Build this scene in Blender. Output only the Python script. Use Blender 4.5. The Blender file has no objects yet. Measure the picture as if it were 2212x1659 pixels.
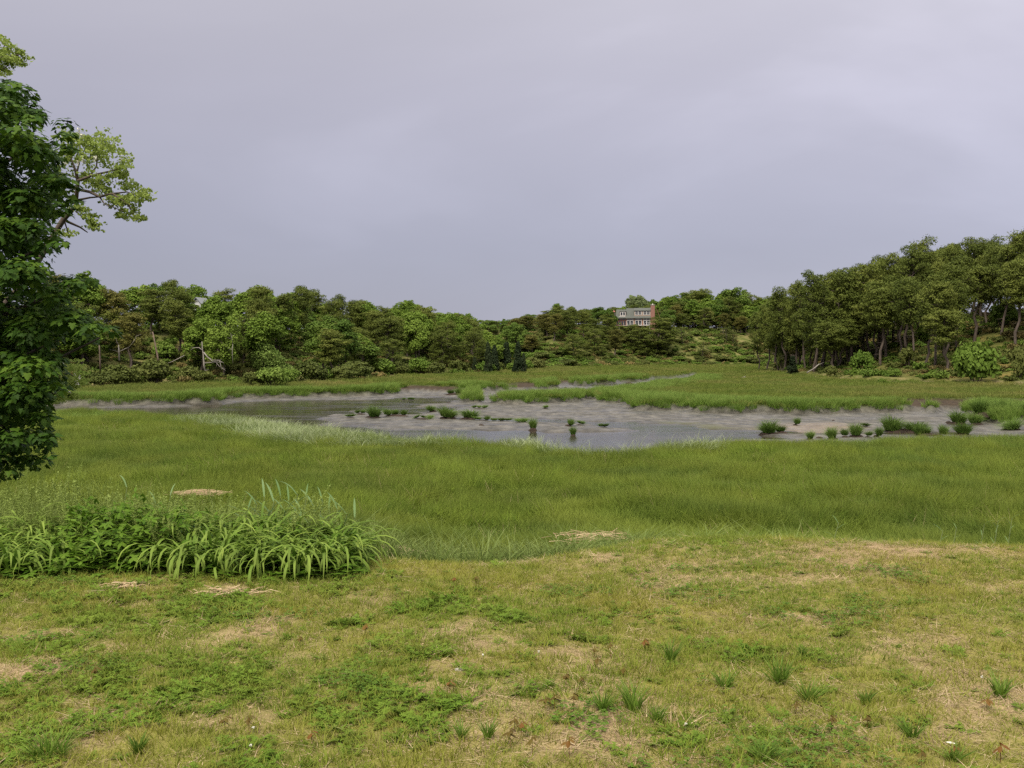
import bpy, math, random
import numpy as np
from mathutils import Vector, Matrix, Euler

R = math.radians
random.seed(7)
rs = np.random.RandomState(11)
SC = bpy.context.scene
COL = SC.collection

# ------------------------------------------------------------------ camera
EYE = 4.5                       # height of the lens above the marsh
PITCH = math.atan(69.5 / 2212)  # looking down a little
cam = bpy.data.cameras.new("camera")
cam.lens = 36; cam.sensor_width = 36
cam.clip_start = 0.1; cam.clip_end = 9000
co = bpy.data.objects.new("camera", cam); COL.objects.link(co)
co.location = (0, 0, EYE); co.rotation_euler = (R(90) - PITCH, 0, 0)
SC.camera = co

# ------------------------------------------------------------------ world: overcast sky
SUN_EL, SUN_AZ = 52, 200        # azimuth clockwise from +Y (view direction)
w = bpy.data.worlds.new("World"); SC.world = w; w.use_nodes = True
nt = w.node_tree; nt.nodes.clear()
def N(nt, t, **k):
    n = nt.nodes.new(t)
    for a, b in k.items():
        if a.startswith('i_'):
            n.inputs[int(a[2:])].default_value = b
        else: setattr(n, a, b)
    return n
def ramp(nt, stops, interp='LINEAR'):
    r = nt.nodes.new('ShaderNodeValToRGB'); cr = r.color_ramp; cr.interpolation = interp
    while len(cr.elements) < len(stops): cr.elements.new(0.5)
    for e, (p, c) in zip(cr.elements, stops):
        e.position = p; e.color = (c[0], c[1], c[2], 1) if hasattr(c, '__len__') else (c, c, c, 1)
    return r
L = nt.links.new
wo = N(nt, 'ShaderNodeOutputWorld'); bg = N(nt, 'ShaderNodeBackground'); bg.inputs[1].default_value = 0.1
sky = N(nt, 'ShaderNodeTexSky'); sky.sky_type = 'NISHITA'; sky.sun_disc = False
sky.sun_elevation = R(SUN_EL); sky.sun_rotation = R(SUN_AZ)
tc = N(nt, 'ShaderNodeTexCoord'); sep = N(nt, 'ShaderNodeSeparateXYZ'); L(tc.outputs['Generated'], sep.inputs[0])
# cloud base: brighter with height (an even overcast), slow banks of cloud
grad = ramp(nt, [(0.0, (1.33, 1.34, 1.70)), (0.10, (1.44, 1.43, 1.79)), (0.24, (1.82, 1.76, 2.08)), (0.42, (2.35, 2.26, 2.48)), (0.7, (5.0, 4.8, 4.7)), (1.0, (7.2, 6.9, 6.5))])
L(sep.outputs[2], grad.inputs[0])
addz = N(nt, 'ShaderNodeMath', operation='ADD'); addz.inputs[1].default_value = 0.34; L(sep.outputs[2], addz.inputs[0])
mxz = N(nt, 'ShaderNodeMath', operation='MAXIMUM'); mxz.inputs[1].default_value = 0.1; L(addz.outputs[0], mxz.inputs[0])
vd = N(nt, 'ShaderNodeVectorMath', operation='DIVIDE'); L(tc.outputs['Generated'], vd.inputs[0])
cmb = N(nt, 'ShaderNodeCombineXYZ'); 
for i in range(3): L(mxz.outputs[0], cmb.inputs[i])
L(cmb.outputs[0], vd.inputs[1])
mp = N(nt, 'ShaderNodeMapping'); mp.inputs['Scale'].default_value = (0.55, 1.0, 0.0); mp.inputs['Location'].default_value = (1.0, 2.0, 0); L(vd.outputs[0], mp.inputs[0])
n1 = N(nt, 'ShaderNodeTexNoise'); n1.inputs['Scale'].default_value = 1.1; n1.inputs['Detail'].default_value = 5; n1.inputs['Roughness'].default_value = 0.5; n1.inputs['Distortion'].default_value = 0.6
L(mp.outputs[0], n1.inputs[0])
cr = ramp(nt, [(0.30, 0.90), (0.5, 0.985), (0.70, 1.20)]); L(n1.outputs[0], cr.inputs[0])
mu = N(nt, 'ShaderNodeMix', data_type='RGBA', blend_type='MULTIPLY'); mu.inputs[0].default_value = 1
L(grad.outputs[0], mu.inputs[6]); L(cr.outputs[0], mu.inputs[7])
# the storm side is darker, the clearing side brighter
azr = N(nt, 'ShaderNodeMapRange'); azr.inputs[1].default_value = -.9; azr.inputs[2].default_value = .9; azr.inputs[3].default_value = .78; azr.inputs[4].default_value = 1.22; L(sep.outputs[0], azr.inputs[0])
mu2 = N(nt, 'ShaderNodeMix', data_type='RGBA', blend_type='MULTIPLY'); mu2.inputs[0].default_value = 1; L(mu.outputs[2], mu2.inputs[6]); L(azr.outputs[0], mu2.inputs[7]); mu = mu2
mixs = N(nt, 'ShaderNodeMix', data_type='RGBA'); mixs.inputs[0].default_value = 0.96
L(sky.outputs[0], mixs.inputs[6]); L(mu.outputs[2], mixs.inputs[7])
L(mixs.outputs[2], bg.inputs[0]); L(bg.outputs[0], wo.inputs[0])

# ------------------------------------------------------------------ sun through thin cloud
sl = bpy.data.lights.new("sun", 'SUN'); sl.energy = 1.5; sl.angle = R(14); sl.color = (1.0, 0.93, 0.80)
so = bpy.data.objects.new("sun", sl); COL.objects.link(so)
az = R(SUN_AZ)
sd = Vector((math.sin(az) * math.cos(R(SUN_EL)), math.cos(az) * math.cos(R(SUN_EL)), math.sin(R(SUN_EL))))
so.rotation_euler = sd.to_track_quat('Z', 'Y').to_euler()
SC.view_settings.view_transform = 'Standard'; SC.view_settings.look = 'None'
SC.view_settings.gamma = 1; SC.view_settings.use_curve_mapping = False
SC.view_settings.exposure = 1.5
SC.cycles.max_bounces = 6; SC.cycles.diffuse_bounces = 3; SC.cycles.transparent_max_bounces = 4
SC.cycles.use_denoising = False
SC.cycles.pixel_filter_type = 'BLACKMAN_HARRIS'; SC.cycles.filter_width = 1.45

# ================================================================== helpers
F = 2212.0
def P(px, py, z=0.0):
    """point of the plane of height z that stands where the 2212 x 1659 photograph shows (px, py)"""
    a = math.atan((py - 829.5) / F) + PITCH
    # exact: ray in camera space rotated by pitch
    dx, dy, dz = (px - 1106) / F, 1.0, -(py - 829.5) / F
    c, s = math.cos(PITCH), math.sin(PITCH)
    y2, z2 = dy * c + dz * s, -dy * s + dz * c
    t = (z - EYE) / z2
    return (dx * t, y2 * t)
def Q(px, py, dist):
    """point at distance dist (along y) seen at (px, py)"""
    dx, dy, dz = (px - 1106) / F, 1.0, -(py - 829.5) / F
    c, s = math.cos(PITCH), math.sin(PITCH)
    y2, z2 = dy * c + dz * s, -dy * s + dz * c
    t = dist / y2
    return Vector((dx * t, dist, EYE + z2 * t))
def proj(x, y, z):
    c, s = math.cos(PITCH), math.sin(PITCH)
    dz = z - EYE
    f = y * c - dz * s; u = y * s + dz * c
    return 1106 + F * x / f, 829.5 - F * u / f

_lat = np.random.RandomState(5).rand(256, 256)
def vnoise(x, y):
    xi = np.floor(x).astype(int); yi = np.floor(y).astype(int)
    fx = x - xi; fy = y - yi
    fx = fx * fx * (3 - 2 * fx); fy = fy * fy * (3 - 2 * fy)
    a = _lat[xi & 255, yi & 255]; b = _lat[(xi + 1) & 255, yi & 255]
    c = _lat[xi & 255, (yi + 1) & 255]; d = _lat[(xi + 1) & 255, (yi + 1) & 255]
    return (a * (1 - fx) + b * fx) * (1 - fy) + (c * (1 - fx) + d * fx) * fy
def fbm(x, y, s=1.0, o=3, seed=0.0):
    x = np.asarray(x, float) / s + 17.3 + seed * 7.7; y = np.asarray(y, float) / s + 91.7 + seed * 3.1
    v = 0; a = 1; t = 0
    for i in range(o):
        v = v + a * vnoise(x * 2 ** i + i * 13.1, y * 2 ** i + i * 7.9); t += a; a *= 0.5
    return v / t
def sstep(a, b, x):
    t = np.clip((np.asarray(x, float) - a) / (b - a), 0, 1); return t * t * (3 - 2 * t)

def poly_sd(poly, x, y):
    """signed distance (positive inside) to a closed polygon"""
    x = np.asarray(x, float).ravel(); y = np.asarray(y, float).ravel()
    p = np.array(poly, float); q = np.roll(p, -1, 0)
    best = np.full(x.shape, 1e18); inside = np.zeros(x.shape, bool)
    for (ax, ay), (bx, by) in zip(p, q):
        ex, ey = bx - ax, by - ay
        t = np.clip(((x - ax) * ex + (y - ay) * ey) / (ex * ex + ey * ey + 1e-12), 0, 1)
        d = (x - ax - t * ex) ** 2 + (y - ay - t * ey) ** 2
        best = np.minimum(best, d)
        c = ((ay > y) != (by > y)) & (x < (bx - ax) * (y - ay) / (by - ay + 1e-12) + ax)
        inside ^= c
    return np.where(inside, 1, -1) * np.sqrt(best)

def mesh_np(name, verts, faces, mats, attrs=None, smooth=False, midx=None):
    """verts (n,3), faces: list of (m,k) int arrays"""
    me = bpy.data.meshes.new(name)
    verts = np.asarray(verts, np.float32)
    if not isinstance(faces, list): faces = [faces]
    faces = [np.asarray(f, np.int32) for f in faces if len(f)]
    me.vertices.add(len(verts)); me.vertices.foreach_set('co', verts.ravel())
    if faces:
        loops = np.concatenate([f.ravel() for f in faces])
        tot = np.concatenate([np.full(len(f), f.shape[1], np.int32) for f in faces])
        st = np.concatenate([[0], np.cumsum(tot)[:-1]]).astype(np.int32)
        me.loops.add(len(loops)); me.loops.foreach_set('vertex_index', loops)
        me.polygons.add(len(tot)); me.polygons.foreach_set('loop_start', st); me.polygons.foreach_set('loop_total', tot)
        if smooth: me.polygons.foreach_set('use_smooth', np.ones(len(tot), bool))
        if midx is not None: me.polygons.foreach_set('material_index', np.asarray(midx, np.int32))
    for m in (mats if isinstance(mats, (list, tuple)) else [mats]): me.materials.append(m)
    if attrs:
        for k, v in attrs.items():
            v = np.asarray(v, np.float32)
            a = me.attributes.new(k, 'FLOAT_VECTOR' if v.ndim == 2 else 'FLOAT', 'POINT')
            a.data.foreach_set('vector' if v.ndim == 2 else 'value', v.ravel())
    me.update(calc_edges=True)
    return me

def tag(o, label=None, cat=None, group=None, kind=None):
    if label: o['label'] = label
    if cat: o['category'] = cat
    if group: o['group'] = group
    if kind: o['kind'] = kind
    return o
def obj(name, me, parent=None, loc=None, rot=None, scl=None):
    o = bpy.data.objects.new(name, me); COL.objects.link(o)
    if parent is not None: o.parent = parent
    if loc is not None: o.location = loc
    if rot is not None: o.rotation_euler = rot
    if scl is not None: o.scale = scl if hasattr(scl, '__len__') else (scl,) * 3
    return o

class MB:
    """collects boxes, tubes and faces into one mesh"""
    def __init__(s): s.v = []; s.f = []
    def add(s, vs, fs):
        n = len(s.v); s.v += [tuple(v) for v in vs]; s.f += [tuple(i + n for i in f) for f in fs]; return s
    def box(s, x0, x1, y0, y1, z0, z1, M=None):
        vs = [Vector((x, y, z)) for z in (z0, z1) for y in (y0, y1) for x in (x0, x1)]
        if M is not None: vs = [M @ v for v in vs]
        return s.add(vs, [(0, 2, 3, 1), (4, 5, 7, 6), (0, 1, 5, 4), (2, 6, 7, 3), (1, 3, 7, 5), (0, 4, 6, 2)])
    def tube(s, pts, rad, sides=6, caps=True):
        pts = [Vector(p) for p in pts]; n0 = len(s.v)
        for i, p in enumerate(pts):
            d = (pts[min(i + 1, len(pts) - 1)] - pts[max(i - 1, 0)]).normalized()
            a = d.orthogonal().normalized() if abs(d.z) > .95 else d.cross(Vector((0, 0, 1))).normalized()
            b = d.cross(a); r = rad[i] if hasattr(rad, '__len__') else rad
            for k in range(sides):
                t = 2 * math.pi * k / sides
                s.v.append(tuple(p + a * (math.cos(t) * r) + b * (math.sin(t) * r)))
        for i in range(len(pts) - 1):
            for k in range(sides):
                k2 = (k + 1) % sides
                s.f.append((n0 + i * sides + k, n0 + i * sides + k2, n0 + (i + 1) * sides + k2, n0 + (i + 1) * sides + k))
        if caps:
            s.f.append(tuple(n0 + k for k in range(sides))[::-1]); s.f.append(tuple(n0 + (len(pts) - 1) * sides + k for k in range(sides)))
        return s
    def mesh(s, name, mat, smooth=False):
        me = bpy.data.meshes.new(name); me.from_pydata(s.v, [], s.f)
        me.materials.append(mat)
        if smooth:
            for p in me.polygons: p.use_smooth = True
        me.update(); return me
    def build(s, name, mat, parent=None, smooth=False):
        return obj(name, s.mesh(name, mat, smooth), parent)

# ------------------------------------------------------------------ materials
def new_mat(name):
    m = bpy.data.materials.new(name); m.use_nodes = True; m.node_tree.nodes.clear(); return m, m.node_tree
def leaf_mat(name, dark, mid, light, tip=None, tipfac=0.0, trans=0.25, rough=0.7, spec=0.10, objvar=0.5, patch=None, patch_scale=0.12, patch_fac=0.6, patch2=None):
    """leaf colour from a per-leaf random number, a per-plant one and slow world-space variation"""
    m, nt = new_mat(name); L = nt.links.new
    out = N(nt, 'ShaderNodeOutputMaterial')
    at = N(nt, 'ShaderNodeAttribute', attribute_name='rnd')
    oi = N(nt, 'ShaderNodeObjectInfo')
    mx = N(nt, 'ShaderNodeMath', operation='MULTIPLY_ADD'); L(oi.outputs['Random'], mx.inputs[0]); mx.inputs[1].default_value = objvar
    sc = N(nt, 'ShaderNodeMath', operation='MULTIPLY'); L(at.outputs['Fac'], sc.inputs[0]); sc.inputs[1].default_value = 1 - objvar
    L(sc.outputs[0], mx.inputs[2])
    r = ramp(nt, [(0.0, dark), (0.5, mid), (1.0, light)]); L(mx.outputs[0], r.inputs[0])
    col = r.outputs[0]
    ge = N(nt, 'ShaderNodeNewGeometry')
    for pc, ps, seed in ((patch, patch_scale, 0), (patch2, patch_scale * 2.3, 40)):
        if pc is None: continue
        mp = N(nt, 'ShaderNodeMapping'); mp.inputs['Location'].default_value = (seed, seed, 0); mp.inputs['Scale'].default_value = (1, 1.0, 0.0); L(ge.outputs['Position'], mp.inputs[0])
        no = N(nt, 'ShaderNodeTexNoise'); no.inputs['Scale'].default_value = ps; no.inputs['Detail'].default_value = 4; no.inputs['Roughness'].default_value = 0.6
        L(mp.outputs[0], no.inputs[0])
        rr = ramp(nt, [(0.42, 0.0), (0.62, 1.0)]); L(no.outputs[0], rr.inputs[0])
        sc2 = N(nt, 'ShaderNodeMath', operation='MULTIPLY'); L(rr.outputs[0], sc2.inputs[0]); sc2.inputs[1].default_value = patch_fac
        mi = N(nt, 'ShaderNodeMix', data_type='RGBA'); L(sc2.outputs[0], mi.inputs[0]); L(col, mi.inputs[6]); mi.inputs[7].default_value = (*pc, 1)
        col = mi.outputs[2]
    if tip is not None:
        at2 = N(nt, 'ShaderNodeAttribute', attribute_name='tt')
        rr = ramp(nt, [(0.25, 0.0), (1.0, 1.0)]); L(at2.outputs['Fac'], rr.inputs[0])
        sc3 = N(nt, 'ShaderNodeMath', operation='MULTIPLY'); L(rr.outputs[0], sc3.inputs[0]); sc3.inputs[1].default_value = tipfac
        mi = N(nt, 'ShaderNodeMix', data_type='RGBA'); L(sc3.outputs[0], mi.inputs[0]); L(col, mi.inputs[6]); mi.inputs[7].default_value = (*tip, 1)
        col = mi.outputs[2]
    bs = N(nt, 'ShaderNodeBsdfPrincipled'); L(col, bs.inputs['Base Color'])
    bs.inputs['Roughness'].default_value = rough; bs.inputs['Specular IOR Level'].default_value = spec
    if trans > 0:
        tr = N(nt, 'ShaderNodeBsdfTranslucent'); L(col, tr.inputs[0])
        ms = N(nt, 'ShaderNodeMixShader'); ms.inputs[0].default_value = trans
        L(bs.outputs[0], ms.inputs[1]); L(tr.outputs[0], ms.inputs[2]); L(ms.outputs[0], out.inputs[0])
    else: L(bs.outputs[0], out.inputs[0])
    return m
def plain_mat(name, c1, c2=None, scale=3.0, rough=0.8, bump=0.0, spec=0.3, stretch=(1, 1, 1), detail=5):
    m, nt = new_mat(name); L = nt.links.new
    out = N(nt, 'ShaderNodeOutputMaterial'); bs = N(nt, 'ShaderNodeBsdfPrincipled'); L(bs.outputs[0], out.inputs[0])
    bs.inputs['Roughness'].default_value = rough; bs.inputs['Specular IOR Level'].default_value = spec
    c2 = c2 or tuple(v * 0.7 for v in c1)
    tcn = N(nt, 'ShaderNodeTexCoord'); mp = N(nt, 'ShaderNodeMapping'); mp.inputs['Scale'].default_value = stretch; L(tcn.outputs['Object'], mp.inputs[0])
    no = N(nt, 'ShaderNodeTexNoise'); no.inputs['Scale'].default_value = scale; no.inputs['Detail'].default_value = detail; L(mp.outputs[0], no.inputs[0])
    r = ramp(nt, [(0.3, c2), (0.7, c1)]); L(no.outputs[0], r.inputs[0]); L(r.outputs[0], bs.inputs['Base Color'])
    if bump:
        b = N(nt, 'ShaderNodeBump'); b.inputs['Strength'].default_value = bump; b.inputs['Distance'].default_value = 0.03
        L(no.outputs[0], b.inputs['Height']); L(b.outputs[0], bs.inputs['Normal'])
    return m

# ================================================================== layout of the land
crest_pts = np.array([(-60, 12), (-12, 11), (-6, 10.2), (-4, 9.6), (-1.9, 9.0), (-1.15, 8.2), (-0.4, 8.0), (0.0, 8.1), (0.4, 8.35), (1.1, 8.95), (1.7, 9.15), (2.6, 9.05), (4.5, 8.75), (12, 8.7), (60, 9)])
LAWN_Z = 2.9
def crest(x): return np.interp(x, crest_pts[:, 0], crest_pts[:, 1])

basin_far = [(-260, 872), (-100, 875), (0, 878), (153, 878), (312, 877), (400, 874), (472, 872), (488, 864), (560, 862), (640, 860), (727, 858), (800, 857), (866, 851), (904, 847), (963, 850), (1018, 849), (1024, 843), (1045, 843),
             (1042, 850), (1012, 862), (1003, 871), (1057, 873), (1116, 877), (1182, 873), (1251, 870), (1279, 862), (1300, 871), (1352, 873), (1369, 889), (1408, 890), (1460, 888), (1488, 884), (1502, 893), (1590, 896), (1641, 892), (1735, 896), (1808, 894), (1917, 893), (1989, 890), (2008, 895), (2040, 888), (2090, 890), (2098, 904), (2130, 912), (2171, 921), (2212, 918), (2300, 915)]
basin_near = [(2300, 934), (2212, 934), (2100, 937), (1953, 940), (1850, 945), (1735, 950), (1626, 948), (1499, 950), (1408, 962), (1352, 969), (1265, 966), (1182, 955), (1143, 948), (1091, 952), (1022, 949), (987, 946), (930, 944), (893, 947), (834, 939), (789, 930), (744, 931), (690, 922), (640, 921), (576, 906), (503, 897), (417, 897), (347, 890), (250, 884), (156, 880), (0, 880), (-100, 882), (-260, 884)]
BASIN = [P(x, y, -0.75) for x, y in basin_far] + [P(x, y, 0.5) for x, y in basin_near]
creek = [(1024, 845), (1060, 841), (1130, 840), (1200, 836), (1216, 829), (1236, 826.5), (1262, 829), (1290, 825.5), (1320, 825.5), (1345, 821.5), (1370, 821.5), (1420, 815.5), (1460, 815.5), (1485, 810.5), (1500, 807.5), (1515, 808.5), (1500, 813), (1470, 818), (1430, 820), (1400, 824), (1370, 831), (1330, 834), (1300, 836), (1260, 840), (1200, 842), (1100, 846), (1040, 849)]
CREEK = [P(x, y, -0.45 if i < 16 else 0.42) for i, (x, y) in enumerate(creek)]
waters = [
    [(-260, 877), (-100, 880), (100, 881), (300, 880), (480, 873), (560, 867), (700, 864.5), (800, 864), (880, 859), (960, 857.5), (1010, 859), (1000, 864), (960, 872), (900, 878), (840, 882), (800, 886), (760, 892), (715, 899), (680, 905), (660, 912), (720, 918), (780, 922), (834, 926), (900, 930), (1000, 931), (1143, 930), (1195, 934), (1300, 933), (1408, 931), (1535, 935), (1640, 941), (1660, 946), (1600, 952), (1500, 975), (1300, 985), (1000, 975), (700, 950), (400, 915), (200, 895), (-260, 890)],
    [(800, 889), (860, 882), (950, 878.5), (1003, 879), (960, 886), (905, 893), (850, 894)],
    [(1074, 905), (1150, 905.5), (1230, 909), (1408, 913), (1470, 918), (1535, 927), (1626, 930), (1790, 936.5), (1953, 936), (2060, 934), (2060, 938), (1953, 940), (1790, 940), (1626, 936), (1535, 936), (1440, 931), (1350, 926), (1230, 915), (1150, 910), (1074, 909)],
    [(1216, 832), (1262, 831), (1330, 829), (1400, 820), (1480, 813), (1480, 816), (1400, 823), (1330, 833), (1262, 836)],
]
WATERS = [[P(x, y, -0.8) for x, y in p] for p in waters]
peats = [[(1808, 856), (1917, 858), (2000, 858), (2212, 861), (2400, 866), (2400, 873), (2212, 869), (2050, 866), (1900, 864.5), (1850, 860)],
         [(1046, 826.5), (1143, 824.5), (1172, 825.5), (1165, 830), (1100, 829), (1046, 829.5)],
         [(1195, 818.5), (1234, 820), (1240, 824), (1195, 823)],
         [(862, 831), (952, 832), (1000, 833), (1000, 835), (940, 834.5), (862, 833)],
         [(560, 838), (640, 837), (740, 838), (740, 838.5), (640, 838), (560, 838.5)]]
PEATS = [[P(x, y, 0.0 if i < len(p) / 2 else 0.25) for i, (x, y) in enumerate(p)] for p in peats]

def basin_sd(x, y):
    x = np.asarray(x, float); sh = x.shape
    d = np.maximum(poly_sd(BASIN, x, y), poly_sd(CREEK, x, y)).reshape(sh)
    return d + (fbm(x, y, 2.2, 3, 3) - 0.5) * 1.5
def water_sd(x, y):
    x = np.asarray(x, float); sh = x.shape
    d = np.full(x.size, -1e9)
    for p in WATERS: d = np.maximum(d, poly_sd(p, x, y))
    return d.reshape(sh) + (fbm(x * .45, y, 2.2, 4, 8) - 0.5) * 4.6
def peat_sd(x, y):
    x = np.asarray(x, float); sh = x.shape
    d = np.full(x.size, -1e9)
    for p in PEATS: d = np.maximum(d, poly_sd(p, x, y))
    return d.reshape(sh) + (fbm(x, y, 2.5, 3, 5) - 0.5) * 3.0

# shorelines of the three wooded hills (photo points on the marsh edge)
left_shore = [(-500, 850), (-200, 846), (0, 842), (128, 838), (250, 834), (352, 830), (519, 825.5), (649, 825), (720, 823), (796, 819), (874, 810), (978, 809), (1083, 802), (1140, 797)]
LEFT = [(-400, 60), (-140, 80)] + [P(x, y, 0.3) for x, y in left_shore] + [(-2, 330), (-30, 420), (-400, 700)]
mid_shore = [(1140, 797), (1200, 794), (1296, 792), (1426, 789.5), (1560, 788.5), (1641, 788)]
MID = [(-8, 300)] + [P(x, y, 0.3) for x, y in mid_shore] + [(100, 345), (400, 420), (600, 1200), (-500, 1200), (-200, 430)]
right_shore = [(1641, 794), (1670, 800), (1710, 808), (1777, 814), (1877, 822), (1980, 825), (2070, 827), (2212, 831), (2400, 836)]
RIGHT = [P(x, y, 0.3) for x, y in right_shore] + [(160, 110), (400, 100), (500, 500), (140, 480), (82, 330)]
def hills(x, y):
    x = np.asarray(x, float); sh = x.shape
    l = poly_sd(LEFT, x, y).reshape(sh); m = poly_sd(MID, x, y).reshape(sh); r = poly_sd(RIGHT, x, y).reshape(sh)
    return l, m, r
def height(x, y):
    x = np.asarray(x, float); y = np.asarray(y, float)
    s = y - crest(x)
    lawn = LAWN_Z - 0.004 * np.abs(x) + (fbm(x, y, 1.6, 3, 1) - 0.5) * 0.06
    t = sstep(-0.6, 5.2, s)
    z = lawn * (1 - t) + t * ((fbm(x, y, 5, 2, 2) - 0.5) * 0.16)
    far = y > 40
    if far.any():
        xs, ys = x[far], y[far]
        zz = z[far]
        b = basin_sd(xs, ys); wd = water_sd(xs, ys)
        bed = -0.62 - 0.10 * sstep(0, 4, b) + (fbm(xs, ys, 1.1, 4, 6) - 0.5) * 0.13 + (fbm(xs * .35, ys, 2.4, 3, 66) - 0.5) * 0.14
        bed = bed - 0.30 * sstep(-0.9, 1.0, wd)
        k = sstep(-0.35, 0.25, b)
        zz = zz * (1 - k) + bed * k
        pk = sstep(-0.3, 0.3, peat_sd(xs, ys)) * (1 - k)
        zz = zz - 0.22 * pk
        l, m, r = hills(xs, ys)
        zz = zz + 0.35 * sstep(-14, 0, np.maximum(l, np.maximum(m, r)))
        bumps = (fbm(xs, ys, 14, 3, 9) - 0.5)
        hl = 7.0 * sstep(0, 30, l) + bumps * 2.2 * sstep(0, 10, l) + 1.5 * sstep(30, 80, l)
        hm = 11.5 * sstep(3, 36, m) + 2.5 * sstep(36, 70, m) + bumps * 2.5 * sstep(0, 12, m)
        hr = 0.5 * sstep(0.2, 1.2, r) + 10.5 * sstep(2, 40, r) + 3 * sstep(36, 90, r) + bumps * 2.0 * sstep(2, 12, r)
        zz = zz + np.maximum(hl * (l > 0), np.maximum(hm * (m > 0), hr * (r > 0)))
        z = z.copy(); z[far] = zz
    return z
def hz(x, y): return float(height(np.array([x]), np.array([y]))[0])

# lawn cover fields: weeds, straw patches, yellowed grass -----------------
straw_spots = [(243, 1315, 75, 9, 1), (62, 1377, 55, 14, 1), (104, 1447, 55, 12, 1), (270, 1405, 45, 18, .8), (590, 1360, 40, 28, 1), (486, 1398, 60, 16, .7), (625, 1430, 35, 25, .6), (816, 1299, 55, 20, 1), (959, 1299, 20, 16, .8),
               (1016, 1356, 75, 20, .9), (1134, 1372, 75, 24, 1), (1054, 1407, 70, 24, 1), (965, 1448, 65, 16, 1), (1214, 1423, 75, 22, 1), (1303, 1566, 35, 25, .9), (1373, 1614, 40, 15, .7), (1023, 1592, 20, 25, .7), (1155, 1200, 60, 9, .8),
               (1283, 1193, 80, 13, .7), (1430, 1265, 50, 16, .7), (1923, 1182, 170, 16, 1), (2150, 1180, 90, 14, .9), (1740, 1337, 110, 16, .8), (2191, 1270, 45, 12, .9), (1850, 1233, 35, 10, .7), (1606, 1247, 40, 10, .6), (500, 1276, 120, 12, 1), (280, 1268, 75, 9, 1), (940, 1395, 40, 20, .7), (560, 1560, 50, 18, .5), (900, 1500, 30, 15, .5),
               (2000, 1400, 120, 30, .6), (2100, 1560, 100, 40, .5), (1560, 1330, 60, 14, .6), (420, 1575, 60, 18, .7), (700, 1500, 50, 16, .6), (1200, 1640, 60, 14, .6), (20, 1470, 50, 20, .8), (150, 1520, 60, 14, .6), (1850, 1600, 60, 16, .6), (760, 1370, 40, 12, .6)]
weed_spots = [(895, 1321, 70, 26, 1), (1023, 1309, 60, 24, 1), (1102, 1334, 60, 18, 1), (1214, 1385, 70, 20, 1), (1373, 1328, 90, 18, .9), (1102, 1423, 55, 16, .8), (1054, 1470, 80, 16, .9), (895, 1407, 60, 16, .7), (1150, 1503, 60, 12, .7), (1436, 1582, 80, 28, 1), (150, 1300, 120, 16, 1), (330, 1290, 80, 12, .9),
              (160, 1340, 90, 16, 1), (420, 1340, 90, 22, 1), (330, 1370, 90, 22, .9), (120, 1410, 90, 18, 1), (600, 1310, 90, 22, .9), (700, 1360, 60, 18, .8), (380, 1450, 80, 30, .6), (560, 1480, 100, 30, .7), (60, 1560, 90, 30, .8), (300, 1510, 100, 25, .7), (500, 1620, 70, 30, .8), (760, 1440, 80, 40, .7),
              (880, 1540, 80, 40, .8), (700, 1580, 80, 30, .6), (1590, 1395, 50, 14, 1), (1650, 1405, 60, 14, .9), (1815, 1370, 18, 9, 1), (1780, 1430, 40, 10, .9), (1916, 1452, 28, 14, 1), (1950, 1485, 36, 10, 1), (1830, 1480, 25, 16, .9), (1560, 1620, 110, 26, 1), (1500, 1590, 50, 22, .9), (1480, 1350, 50, 10, .8), (2060, 1420, 22, 8, .9), (1250, 1330, 60, 15, .6), (1960, 1560, 60, 20, .6), (2190, 1340, 40, 14, .4)]
def spot_field(spots, x, y, z=LAWN_Z, rag=0.5):
    px = 1106 + F * x / y; py = 760 + F * (EYE - z) / y
    px = px + (fbm(x, y, .30, 3, 21) - .5) * 110; py = py + (fbm(x, y, .30, 3, 22) - .5) * 46
    f = np.zeros_like(x)
    for cx, cy, rx, ry, a in spots:
        d = ((px - cx) / rx) ** 2 + ((py - cy) / ry) ** 2
        f = np.maximum(f, a * np.exp(-d * 0.8))
    return f
def lawn_fields(x, y):
    yy = np.maximum(y, 1.0)
    px = 1106 + F * x / yy
    side = sstep(500, 1900, px)
    near = (y > 2.5) & (y < 12)
    st = np.where(near, spot_field(straw_spots, x, yy), 0) * (.25 + .75 * sstep(.38, .62, fbm(x, y, .16, 3, 35)))
    we = np.where(near, spot_field(weed_spots, x, yy), 0)
    n = fbm(x, y, .8, 4, 30); n2 = fbm(x, y, .45, 3, 31)
    straw = np.clip(st * 1.15 + sstep(.58, .78, n) * .5 - we * .9, 0, 1)
    weed = np.clip(we + sstep(.44, .58, n2) * (0.8 - .66 * side) - st * .8, 0, 1)
    yellow = np.clip(side * (0.35 + 0.5 * sstep(.4, .6, fbm(x, y, 1.3, 3, 33))) + .12, 0, 1)
    return straw, weed, yellow

# ------------------------------------------------------------------ ground sheet
def axis(parts):
    out = []
    for a, b, st in parts: out += list(np.arange(a, b, st))
    return out
ys = axis([(-40, 2, 2.0), (2, 14, .16), (14, 22, .4), (22, 46, .8), (46, 112, .30), (112, 160, .9), (160, 400, 2.4), (400, 700, 12)]) + list(np.geomspace(700, 6000, 14))
xr = axis([(0, 6, .22), (6, 58, .40), (58, 120, 1.6), (120, 300, 8)]) + list(np.geomspace(300, 5000, 14))
xs = sorted([-v for v in xr[1:]] + xr)
X, Y = np.meshgrid(np.array(xs), np.array(ys)); nx, ny = len(xs), len(ys)
Z = height(X.ravel(), Y.ravel())
Xf, Yf = X.ravel(), Y.ravel()
idx = np.arange(nx * ny).reshape(ny, nx)
faces = np.stack([idx[:-1, :-1], idx[:-1, 1:], idx[1:, 1:], idx[1:, :-1]], -1).reshape(-1, 4)
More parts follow.
